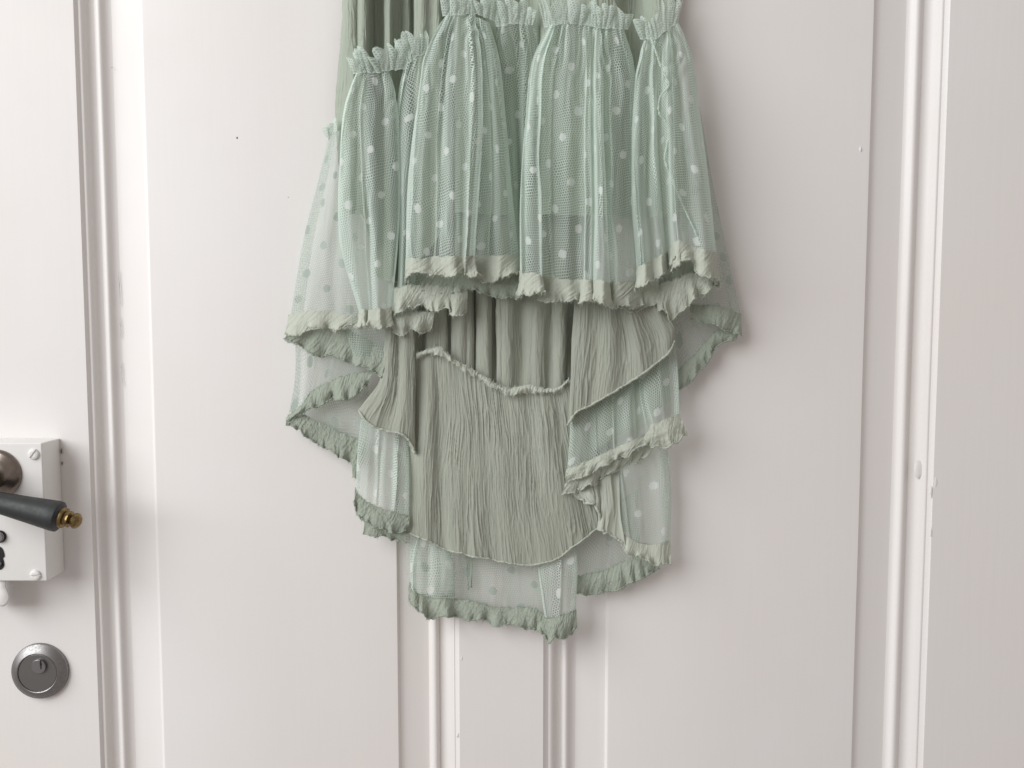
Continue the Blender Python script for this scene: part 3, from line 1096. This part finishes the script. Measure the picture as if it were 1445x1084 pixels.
H2 = [[(757, 780, 12), (762, 830, 13), (771, 871, 14)], [(756.5, 780, 22), (761, 830, 24), (768.5, 871, 24)], [(770, 776, 29), (778, 825, 31), (782, 872, 31)], [(792, 770, 30), (796, 820, 32), (798, 867, 32)],
      [(812, 762, 24), (815, 815, 25), (812, 861, 25)], [(806, 762, 14), (808, 815, 14), (804, 862, 15)]]
H2 = [[(l[0][0], l[0][1], 8)] + [(l[1][0], l[1][1] - 14, l[1][2] - 3)] + l[2:] for l in H2]
H3 = [[(590, 748, 12), (588, 790, 14), (586, 834, 14)], [(582, 744, 14), (579, 790, 22), (580, 832, 22)], [(596, 750, 16), (592, 795, 28), (592, 838, 27)], [(610, 756, 14), (608, 800, 23), (604, 842, 22)], [(618, 760, 14), (626, 800, 26), (622, 844, 25)], [(632, 766, 12), (641, 805, 18), (640, 846, 18)], [(626, 766, 10), (633, 805, 11), (632, 846, 12)]]
tulle("back_net", H3, 7, ripple=.9)
back_flute, G2 = tulle("back_net", H2, 6, ripple=.5)
strip(back_flute, [(766, 868, 24), (772, 873, 28), (790, 869, 32), (806, 863, 29), (813, 860, 25)], [(764, 888, 25), (774, 906, 31), (784, 898, 34), (799, 899, 32), (815, 884, 26)], 37, wave=3, wl=22, mat=M_BANDGREEN, fluff=1.5)
JL = [[(812, 755, 8), (814, 790, 8), (816, 814, 10)], [(840, 735, 11), (842, 780, 11), (842, 808, 12)], [(870, 710, 8), (870, 760, 8), (872, 797, 9)], [(900, 690, 10), (902, 740, 10), (904, 782, 11)]]
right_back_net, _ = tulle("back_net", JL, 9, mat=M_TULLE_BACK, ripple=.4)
strip(right_back_net, [(813, 813, 10), (836, 809, 12), (857, 804, 11), (876, 794, 12), (896, 786, 12), (930, 786, 14)], [(813, 838, 12), (836, 836, 16), (860, 834, 13), (884, 825, 17), (907, 816, 14), (934, 802, 16)],
      41, wave=3.5, wl=30, mat=M_BANDGREEN, fluff=1.4)

# ---- right side, lower net with its crinkled cuff
KL = [[(876, 640, 16), (878, 700, 16), (884, 760, 18)], [(872, 640, 26), (876, 700, 27), (880, 758, 28)], [(888, 632, 30), (894, 700, 31), (898, 764, 31)], [(912, 622, 25), (918, 700, 26), (922, 768, 28)],
      [(930, 612, 27), (940, 690, 28), (940, 768, 29)], [(938, 606, 19), (947, 690, 20), (946, 766, 21)], [(928, 606, 10), (934, 690, 10), (934, 766, 12)]]
lower_right_net, Gk = tulle("side_net", KL, 11, ripple=.6)
band(lower_right_net, [(878, 754, 27), (888, 762, 32), (900, 768, 31), (915, 772, 29), (930, 770, 30), (946, 766, 22)], [24, 26, 24, 32, 36], 43, wave=4, wl=20, slant=.2, mat=M_BAND)
ML = [[(806, 694, 24), (808, 699, 27), (812, 703, 30)], [(820, 686, 28), (826, 699, 32), (834, 712, 35)], [(836, 680, 29), (842, 705, 34), (843, 716, 36)], [(848, 676, 26), (848, 715, 30), (845, 742, 33)],
      [(858, 671, 32), (858, 718, 36), (852, 752, 38)], [(866, 668, 26), (869, 720, 30), (864, 756, 31)], [(874, 664, 30), (876, 720, 33), (882, 770, 33)]]
ruffle, Gm, _ = chiffon("ruffle", ML, 47, 0.9, 1.2, fold=(4, 4, 2.5, 2, 1.2, .5), crease=1.0, mat=M_BAND, rag=3.0)
cord("rolled_edge", [tuple(p) for p in Gm[2::5, -1]], 1.7, 15, M_BAND, ruffle, .5)

# ---- right side, middle net and its double band
PL = [[(812, 560, 28), (812, 610, 28), (806, 664, 30)], [(806, 560, 36), (804.5, 610, 36), (800.5, 663, 37)], [(818, 550, 40), (818, 605, 41), (816, 656, 41)], [(834, 540, 34), (834, 600, 36), (834, 648, 38)],
      [(852, 530, 39), (852, 590, 41), (852, 640, 42)], [(870, 520, 35), (870, 580, 37), (870, 632, 39)], [(888, 512, 42), (891, 570, 44), (892.5, 622, 44)], [(893, 510, 33), (897, 570, 34), (900, 618, 36)],
      [(906, 502, 38), (910, 560, 42), (921, 600, 42)], [(909, 501, 44), (913, 560, 46), (921.5, 598, 45)], [(928, 490, 44), (934, 545, 46), (940, 592, 46)], [(940, 484, 36), (945, 540, 38), (948, 588, 39)],
      [(952, 476, 36), (957, 530, 37), (959, 584, 37)], [(946, 476, 22), (950, 530, 22), (952, 584, 24)]]
PL = [[(l[0][0], l[0][1], 22), (l[1][0], l[1][1], l[1][2] - 5), l[2]] for l in PL]
right_net, Gp = tulle("side_net", PL, 13, ripple=.5)
SLR = [[(814, 470, 16), (814, 560, 17), (812, 650, 18)], [(850, 460, 22), (850, 550, 22), (850, 628, 22)], [(885, 450, 17), (888, 530, 17), (890, 604, 17)], [(915, 450, 21), (918, 520, 21), (920, 584, 21)], [(938, 446, 15), (944, 510, 15), (946, 566, 15)]]
chiffon("side_shade_backing", SLR, 57, 1.1, 1.8, crease=.8, mat=M_CHIFFON_FRONT)  # added backing sheet, standing for the shade and inner layers behind the net
strip(right_net, [(799, 662, 38), (816, 656, 42), (832, 649, 40), (852, 640, 43), (869, 632, 41), (892, 622, 45), (908, 618, 38), (921, 598, 44), (940, 592, 47), (959, 583, 38)],
      [(797, 680, 40), (812, 676, 45), (827, 670, 42), (846, 661, 46), (864, 652, 42), (886, 642, 46), (904, 633, 40), (924, 629, 46), (942, 631, 48), (967, 611, 39)],
      51, wave=2.2, wl=24, fluff=1.6)
strip(right_net, [(799, 676, 32), (827, 664, 34), (864, 646, 33), (904, 630, 32), (925, 622, 30)], [(795.5, 700, 36), (810, 694, 32), (826, 687, 38), (842, 680, 31), (860, 667, 36), (884, 658, 31), (916, 645, 33)],
      53, wave=4.5, wl=22, fluff=.8)

# ---- right chiffon flap
NL = [[(818, 416, 30), (816, 480, 30), (812, 540, 29), (808, 594, 30)], [(811, 416, 40), (807, 480, 41), (805.5, 540, 42), (802.5, 599, 43)], [(822, 416, 46), (820, 480, 48), (817, 535, 48), (814, 581, 47)],
      [(842, 416, 40), (842, 470, 44), (838, 525, 45), (833, 572, 45)], [(858, 416, 47), (862, 465, 50), (862, 515, 50), (858, 557, 49)], [(872, 416, 39), (880, 460, 42), (884, 505, 43), (882, 543, 44)],
      [(884, 416, 46), (895, 460, 50), (902, 500, 50), (905, 528, 49)], [(902, 416, 38), (916, 455, 41), (926, 490, 42), (928, 511, 43)], [(922, 416, 44), (934, 450, 46), (944, 475, 46), (946, 494, 44)],
      [(930, 416, 36), (942, 445, 38), (952, 462, 38), (951, 478, 36)], [(926, 416, 24), (936, 445, 24), (940, 462, 24), (940, 480, 24)]]
right_flap, Gn, _ = chiffon("side_flap", NL, 61, 0.95, 1.5, crease=1.05)
cord("rolled_edge", [tuple(p + np.array([0, .5, .8])) for p in Gn[14:-14:11, -1]], 1.6, 17, M_BAND, right_flap, .45)

# ---- right outer net, in the shade behind the front ruffle
EL = [[(952, 180, 26), (958, 300, 24), (966, 380, 24), (976, 432, 26)], [(974, 150, 26), (986, 290, 25), (998, 370, 26), (1010, 434, 28)], [(986, 150, 20), (1008, 280, 19), (1024, 360, 19), (1032, 437, 21)],
      [(987, 150, 15), (1012, 290, 14), (1030, 372, 14), (1045, 443, 15)], [(978, 150, 7), (1000, 290, 6), (1016, 372, 6), (1032, 443, 7)]]
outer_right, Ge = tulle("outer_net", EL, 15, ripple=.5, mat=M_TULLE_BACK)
strip(outer_right, [(972, 430, 28), (990, 431, 27), (1012, 433, 29), (1032, 437, 24), (1046, 446, 16)], [(976, 452, 30), (992, 456, 27), (1012, 458, 31), (1030, 468, 25), (1046, 474, 17)], 63, wave=3, wl=26, mat=M_BANDGREEN, fluff=1.2)
E2 = [[(942, 446, 14), (948, 490, 13), (957, 530, 13)], [(970, 444, 17), (974, 480, 16), (980, 502, 15)], [(1000, 444, 12), (1004, 458, 11), (1012, 466, 11)], [(1036, 452, 12), (1038, 458, 12), (1040, 462, 12)]]
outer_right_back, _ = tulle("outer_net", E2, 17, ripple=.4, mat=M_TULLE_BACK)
strip(outer_right_back, [(1046, 455, 14), (1030, 462, 13), (1012, 466, 13), (996, 484, 14), (978, 502, 14), (957, 522, 14)], [(1042, 478, 16), (1028, 482, 15), (1014, 488, 17), (1000, 508, 15), (982, 532, 17), (958, 551, 16)],
      67, wave=2.5, wl=24, mat=M_BANDGREEN, fluff=1.3)

# ---- left outer net and the cascade of its hem
UL = [[(474, 188, 8), (462, 250, 6), (444, 330, 6), (428, 444, 8)], [(465, 188, 16), (449, 255, 16), (430, 330, 17), (410, 445, 18)], [(472, 186, 25), (460, 255, 27), (448, 335, 28), (430, 443, 29)],
      [(480, 184, 31), (470, 255, 33), (462, 335, 35), (452, 441, 36)], [(486, 180, 27), (480, 255, 29), (474, 335, 31), (470, 442, 33)], [(498, 180, 35), (494, 255, 37), (486, 335, 38), (482, 446, 39)],
      [(512, 180, 27), (508, 255, 28), (505, 335, 30), (508, 450, 31)]]
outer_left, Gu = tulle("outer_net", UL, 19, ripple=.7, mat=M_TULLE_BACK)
band(outer_left, [(407, 446, 19), (418, 445, 26), (430, 444, 30), (450, 443, 36), (470, 443, 34), (486, 447, 38), (508, 450, 33)], [33, 28, 27, 24, 20, 18], 71, wave=4, wl=34, slant=.8, mat=M_BAND, droop=-3)
heading(outer_left, [(462, 196, 22), (468, 188, 25), (476, 184, 30)], [12, 14], 73, 7, -3, 2)
W1 = strip(outer_left, [(404, 473, 26), (432, 468, 24), (466, 462, 24), (504, 472, 26), (530, 488, 30), (544, 508, 34)], [(401, 481, 20), (424, 489, 20), (444, 500, 22), (470, 503, 24), (494, 511, 26), (518, 521, 31), (542, 533, 36)],
           75, wave=3.5, wl=34, mat=M_BANDGREEN, fluff=1.1)
X1 = [[(486, 448, 30), (490, 475, 30), (498, 500, 30)], [(504, 446, 36), (508, 475, 36), (514, 508, 34)], [(524, 446, 31), (526, 480, 32), (530, 516, 34)], [(548, 446, 38), (550, 485, 38), (546, 528, 38)]]
tulle("outer_net", X1, 20, ripple=.5, mat=M_TULLE_BACK)
CL = [[(424, 476, 6), (424, 530, 6), (420, 592, 6)], [(417, 476, 13), (416, 535, 13), (406, 592, 13)], [(432, 480, 18), (430, 530, 18), (426, 582, 18)], [(455, 485, 15), (452, 520, 15), (444, 556, 15)],
      [(485, 490, 20), (480, 520, 20), (476, 540, 20)], [(520, 500, 24), (518, 520, 24), (516, 535, 24)]]
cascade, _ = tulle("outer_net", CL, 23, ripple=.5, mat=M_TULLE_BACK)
strip(cascade, [(404, 590, 14), (420, 578, 17), (440, 553, 17), (458, 543, 20), (476, 535, 21), (500, 528, 24), (526, 524, 27)], [(404, 598, 16), (430, 581, 20), (452, 573, 19), (466, 562, 22), (478, 562, 23), (502, 557, 26), (520, 541, 28)],
      77, wave=3, wl=28, mat=M_BANDGREEN, fluff=.9)
C2 = [[(408, 590, 6), (412, 594, 6), (418, 598, 6)], [(436, 560, 7), (440, 580, 7), (445, 596, 7)], [(470, 545, 9), (470, 580, 9), (472, 610, 9)], [(500, 535, 11), (500, 585, 11), (503, 626, 11)], [(520, 530, 14), (520, 580, 14), (520, 640, 14)]]
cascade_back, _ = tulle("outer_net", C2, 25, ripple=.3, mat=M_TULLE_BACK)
strip(cascade_back, [(403, 592, 13), (416, 588, 12), (427, 586, 11), (446, 594, 12), (466, 604, 12), (486, 613, 13), (506, 621, 14)], [(405, 599, 15), (424, 608, 14), (442, 622, 16), (458, 632, 14), (472, 641, 16), (488, 648, 14), (504, 657, 16)],
      79, wave=3, wl=26, mat=M_BANDGREEN, fluff=1.5)
strip(cascade_back, [(496, 640, 14), (506, 642, 15)], [(498, 674, 14), (503, 675, 15)], 80, wave=.5, mat=M_BANDGREEN, fluff=.8)

# ---- left chiffon flap over its net
FL = [[(548, 440, 26), (548, 490, 26), (542, 535, 25), (514, 578, 24)], [(545, 440, 34), (543, 490, 34), (536, 540, 34), (507, 579, 34)], [(553, 440, 40), (552, 500, 41), (546, 555, 41), (524, 599, 40)],
      [(562, 440, 35), (562, 500, 36), (558, 560, 37), (545, 607, 37)], [(572, 440, 41), (572, 505, 42), (571, 565, 42), (564, 611, 42)], [(580, 440, 39), (581, 510, 39), (580.5, 575, 39), (577, 622, 38)],
      [(584.5, 440, 34), (585.5, 510, 33), (585.5, 580, 33), (585.5, 638, 33)], [(578, 440, 22), (578, 510, 21), (577, 580, 21), (576, 628, 21)]]
left_flap, Gf, _ = chiffon("side_flap", FL, 83, 0.9, 1.5, crease=1.05)
cord("rolled_edge", [tuple(p + np.array([0, .5, .8])) for p in Gf[12:-10:8, -1]], 1.5, 19, M_BAND, left_flap, .5)
GL = [[(516, 576, 18), (510, 640, 18), (508, 690, 20)], [(511, 576, 27), (504, 645, 28), (502.5, 692, 28)], [(526, 585, 32), (520, 650, 33), (516, 706, 34)], [(540, 592, 27), (535, 655, 28), (530, 712, 30)],
      [(545, 594, 33), (541, 655, 34), (538, 716, 35)], [(556, 600, 27), (554, 660, 29), (552, 721, 31)], [(562, 604, 33), (559, 665, 34), (558, 723, 35)], [(576, 612, 28), (577.5, 670, 29), (577, 728, 30)], [(570, 612, 17), (571, 670, 17), (571, 728, 18)]]
GL = [[(l[0][0], l[0][1], 16), (l[1][0], l[1][1], l[1][2] - 2), l[2]] for l in GL]
left_net, _ = tulle("side_net", GL, 27, ripple=.5)
strip(left_net, [(501, 688, 28), (508, 700, 32), (519, 709, 34), (536, 717, 34), (554, 722, 34), (578, 729, 30)], [(501, 708, 30), (507, 728, 35), (524, 738, 36), (540, 746, 37), (558, 752, 35), (577, 748, 31)], 85, wave=3, wl=24, mat=M_BANDGREEN, fluff=1.7)
strip(left_net, [(514, 730, 24), (540, 742, 26), (574, 746, 24)], [(515, 753, 24), (532, 757, 28), (546, 760, 25), (570, 767, 24)], 87, wave=3, wl=20, mat=M_BANDGREEN, fluff=1.0)


# ---- the gathered front ruffle, flute by flute
def fl(xs, ds, ya, yb):
    ds = [ds[0]] + [57 + (d - 56) * 1.6 for d in ds[1:]]
    return [(x, ya + (yb - ya) * f, d) for x, f, d in zip(xs, FR, np.interp(FR, np.linspace(0, 1, len(ds)), ds))]


# left flutes
LL = [fl((510, 498, 490, 492, 512), (40, 30, 28, 28), 103, 440), fl((502, 487, 479, 479, 506), (45, 45, 44, 42), 103, 440), fl((509, 496, 492, 496, 512), (47, 54, 56, 54), 102, 441), fl((517, 508, 507, 514, 520), (45, 49, 49, 48), 102, 440),
      fl((527, 525, 527, 531, 533), (47, 57, 60, 58), 101, 439), fl((538, 541, 545, 546, 546), (45, 50, 53, 52), 100, 437), fl((547, 554, 560, 559, 551), (46, 48, 51, 51), 99, 435), fl((549, 559, 564, 562.5, 553), (43, 42, 44, 44), 99, 436), fl((544, 550, 554, 552, 546), (36, 28, 26, 28), 99, 436)]
ruffle_left, Gl = tulle("ruffle_net", LL, 31, gather=(8.0, 2.6, 55, 2), ripple=.8)
band(ruffle_left, Gl[10:-14, -1], [24, 24, 26, 32, 34], 91, wave=4.5, wl=44, slant=.9)
heading(ruffle_left, [(499, 104, 44), (512, 102, 47), (530, 101, 48), (550, 99, 46), (572, 97, 42)], [24, 28, 26, 30, 30], 93, 9.5, -2)
LB = [fl((571, 562, 560, 562, 560), (36, 26, 26, 26), 88, 448), fl((574, 566, 563.5, 564, 559), (42, 42, 40, 40), 88, 448), fl((586, 581, 574, 570, 566), (45, 50, 50, 48), 82, 446), fl((600, 600, 592, 584, 576), (42, 44, 42, 42), 76, 444), fl((610, 614, 608, 604, 590), (30, 32, 30, 30), 74, 442)]
ruffle_gap, Gg = tulle("ruffle_net", LB, 33, gather=(8, 2, 45, 3), ripple=.7)
strip(ruffle_gap, [(551, 440, 38), (572, 440, 42), (590, 440, 40), (612, 442, 36)], [(551, 469, 40), (566, 471, 44), (580, 467, 40), (597, 469, 43), (612, 461, 37)], 95, wave=4, wl=30)
heading(ruffle_gap, [(570, 94, 42), (580, 86, 45), (590, 78, 46), (604, 75, 45)], [30, 32, 26, 22], 97, 8, -3)

# second pair
AL = [fl((636, 616, 600, 590, 586), (42, 40, 38, 38), 22, 366), fl((629, 605, 588, 575.5, 573), (47, 58, 58, 58), 22, 368), fl((635, 616, 602, 594, 592), (50, 68, 70, 68), 22, 369), fl((642, 630, 620, 616, 614), (48, 62, 64, 62), 21, 366),
      fl((649, 646, 641, 640, 640), (50, 72, 76, 74), 21, 364), fl((656, 655, 655, 652, 650), (47, 66, 68, 66), 21, 364), fl((662, 665, 670, 664, 658), (49, 71, 73, 71), 21, 363), fl((668, 676, 681, 676, 668), (46, 60, 62, 62), 20, 363), fl((667, 672, 675, 670, 663), (40, 46, 46, 46), 20, 364),
      fl((673, 680, 688, 688, 682), (44, 48, 48, 48), 24, 364), fl((680, 690, 700, 706, 708), (46, 58, 60, 58), 27, 362), fl((686, 698, 709, 716, 722), (44, 52, 54, 52), 30, 361), fl((689, 702, 713, 722, 732), (40, 42, 44, 44), 32, 361), fl((684, 694, 703, 712, 722), (32, 28, 28, 28), 32, 361)]
ruffle_mid, Ga = tulle("ruffle_net", AL, 35, gather=(8.5, 3.0, 60, 4), ripple=.8)
band(ruffle_mid, Ga[8:-10, -1], [36, 26, 30, 28, 40, 30], 101, wave=6.5, wl=46, slant=1.1)
heading(ruffle_mid, [(625, 23, 47), (634, 21, 50), (650, 20, 51), (670, 19, 48), (690, 26, 45), (703, 30, 40)], [34, 28, 24, 26, 26, 24], 103, 9.5, -1)
strip(ruffle_mid, [(556, 408, 44), (572, 404, 48), (590, 402, 46), (625, 398, 46), (660, 400, 44)], [(557, 443, 47), (576, 436, 52), (594, 432, 48), (609, 440, 52), (628, 436, 46), (644, 443, 50), (659, 440, 45)], 105, wave=5, wl=30, fluff=.8)
strip(ruffle_mid, [(590, 388, 44), (640, 386, 44), (700, 390, 43), (738, 388, 44)], [(592, 408, 46), (640, 414, 45), (668, 408, 46), (700, 417, 44), (738, 421, 46)], 107, wave=4, wl=34, mat=M_BANDGREEN, fluff=.8)
BL = [fl((703, 700, 700, 706, 716), (28, 24, 24, 24), 34, 386), fl((707, 702, 704, 712, 722), (38, 40, 40, 38), 34, 386), fl((715, 714, 718, 724, 730), (42, 49, 50, 48), 34, 386), fl((727, 730, 731, 734, 736), (38, 40, 40, 40), 33, 386), fl((738, 742, 740, 742, 744), (42, 50, 50, 48), 33, 388), fl((750, 757, 754, 752, 752), (38, 40, 38, 38), 33, 390), fl((760, 770, 768, 764, 764), (28, 28, 26, 26), 33, 390)]
BL = [[(x, y, d if i == 0 else d - 13) for i, (x, y, d) in enumerate(l)] for l in BL]
ruffle_between, Gb = tulle("ruffle_net", BL, 37, gather=(8, 2.4, 50, 5), ripple=.7)
heading(ruffle_between, [(700, 36, 38), (716, 34, 42), (734, 33, 42), (752, 34, 40)], [30, 28, 30, 24], 109, 8.5, 0)

# the broad middle flutes
CLn = [fl((782, 764, 754, 746, 746), (42, 38, 36, 36), 36, 384), fl((775, 754, 742, 734.5, 734.5), (47, 58, 60, 60), 36, 385), fl((779, 762, 751, 748, 750), (50, 68, 72, 71), 35, 388), fl((783, 767, 759.5, 761.5, 764), (48, 66, 70, 70), 35, 391), fl((786, 769, 760, 760, 763), (44, 56, 56, 56), 34, 391),
       fl((796, 788, 782, 780, 780), (47, 60, 60, 60), 34, 394), fl((808, 807, 803, 803, 802), (50, 66, 66, 65), 34, 396), fl((820, 822, 821, 820, 819), (47, 61, 62, 62), 34, 398), fl((831, 833, 833, 835, 834), (48, 66, 68, 68), 35, 399), fl((833, 834, 833, 834, 833), (43, 54, 54, 55), 35, 399),
       fl((838, 836, 836.5, 838, 836.5), (45, 60, 64, 65), 36, 399), fl((843, 842, 843, 846, 847), (49, 71, 75, 74), 37, 400), fl((848, 850, 851, 856, 860), (46, 66, 69, 68), 38, 400), fl((850, 850, 850, 853, 857), (44, 54, 55, 54), 38, 400), fl((860, 864, 866, 868, 872), (48, 64, 65, 64), 39, 401),
       fl((872, 882, 886, 887, 892), (47, 60, 60, 58), 40, 401), fl((880, 893, 898, 900, 908), (44, 50, 50, 48), 41, 400), fl((878, 888, 892, 894, 900), (34, 34, 34, 34), 41, 400)]
ruffle_centre, Gc = tulle("ruffle_net", CLn, 41, gather=(8.5, 3.0, 65, 6), ripple=.8)
band(ruffle_centre, Gc[8:-8, -1], [36, 33, 36, 38, 30, 38, 36], 111, wave=5.5, wl=52, slant=1.0)
heading(ruffle_centre, [(768, 38, 46), (780, 35, 50), (800, 33, 51), (822, 34, 48), (845, 38, 50), (866, 39, 50), (886, 41, 45)], [26, 36, 40, 32, 30, 32, 26], 113, 9.5, -1)
strip(ruffle_centre, [(876, 398, 46), (900, 398, 48), (930, 394, 46)], [(878, 436, 47), (892, 439, 51), (908, 436, 48), (929, 428, 46)], 115, wave=4, wl=30)

# right flutes with the frilled side seam
DL = [fl((914, 908, 904, 905, 912), (40, 36, 34, 34), 58, 380), fl((909, 899, 892, 891.5, 899), (46, 56, 58, 58), 58, 380), fl((914, 906, 901, 902, 910), (48, 66, 68, 66), 56, 375), fl((920, 915, 915, 914, 922), (45, 58, 58, 57), 55, 369), fl((927, 922, 922, 924, 932), (47, 64, 64, 62), 54, 364),
      fl((934, 932, 930, 934, 942), (44, 56, 54, 50), 50, 358), fl((940, 938, 937, 942, 946), (46, 62, 60, 56), 46, 350), fl((944, 946, 948, 950, 956), (47, 68, 70, 66), 40, 342), fl((948, 954, 960, 968, 978), (45, 62, 65, 64), 36, 350), fl((953, 963, 973, 986, 996), (47, 66, 68, 66), 33, 356), fl((956, 971, 984, 997, 1007), (45, 57, 60, 58), 32, 360),
      fl((957, 974, 987.5, 1001, 1011), (41, 46, 48, 48), 32, 361), fl((951, 966, 978, 990, 1000), (32, 30, 28, 28), 32, 361)]
ruffle_right, Gd = tulle("ruffle_net", DL, 43, gather=(8.5, 2.8, 55, 7), ripple=.9)
nD = len(Gd)
band(ruffle_right, Gd[6:int(nD * .55), -1], [34, 30, 26], 117, wave=6, wl=40, slant=1.0)
band(ruffle_right, Gd[int(nD * .52):-8, -1], [40, 36, 42, 40], 119, wave=7, wl=34, slant=.6)
strip(ruffle_right, [(924, 404, 46), (946, 398, 50), (976, 386, 50), (1008, 384, 48)], [(927, 436, 48), (938, 441, 54), (949, 452, 50), (962, 440, 55), (979, 425, 50), (1000, 410, 54), (1016, 399, 48)], 121, wave=5, wl=24, fluff=.9)
strip(ruffle_right, [(920, 376, 38), (950, 352, 40), (980, 358, 40), (1006, 366, 40)], [(924, 416, 40), (950, 414, 42), (980, 408, 42), (1006, 400, 42)], 122, wave=3, wl=30, mat=M_BANDGREEN, fluff=.8)  # dark strip added behind, standing for the shaded inside of the folded band
heading(ruffle_right, [(902, 54, 42), (912, 55, 46), (926, 53, 49), (940, 42, 49), (957, 32, 45)], [24, 26, 30, 34, 34], 123, 9, 0)
cord("side_seam", [(917, 50, 62), (923, 66, 66), (935, 100, 70), (944, 120, 72), (932, 136, 72), (932, 164, 72), (939, 172, 71), (942, 200, 71), (938, 224, 71), (947, 250, 71), (962, 285, 72), (980, 325, 72), (992, 352, 70)], 1.3, 21, M_TULLE_HEAD, ruffle_right, .5)
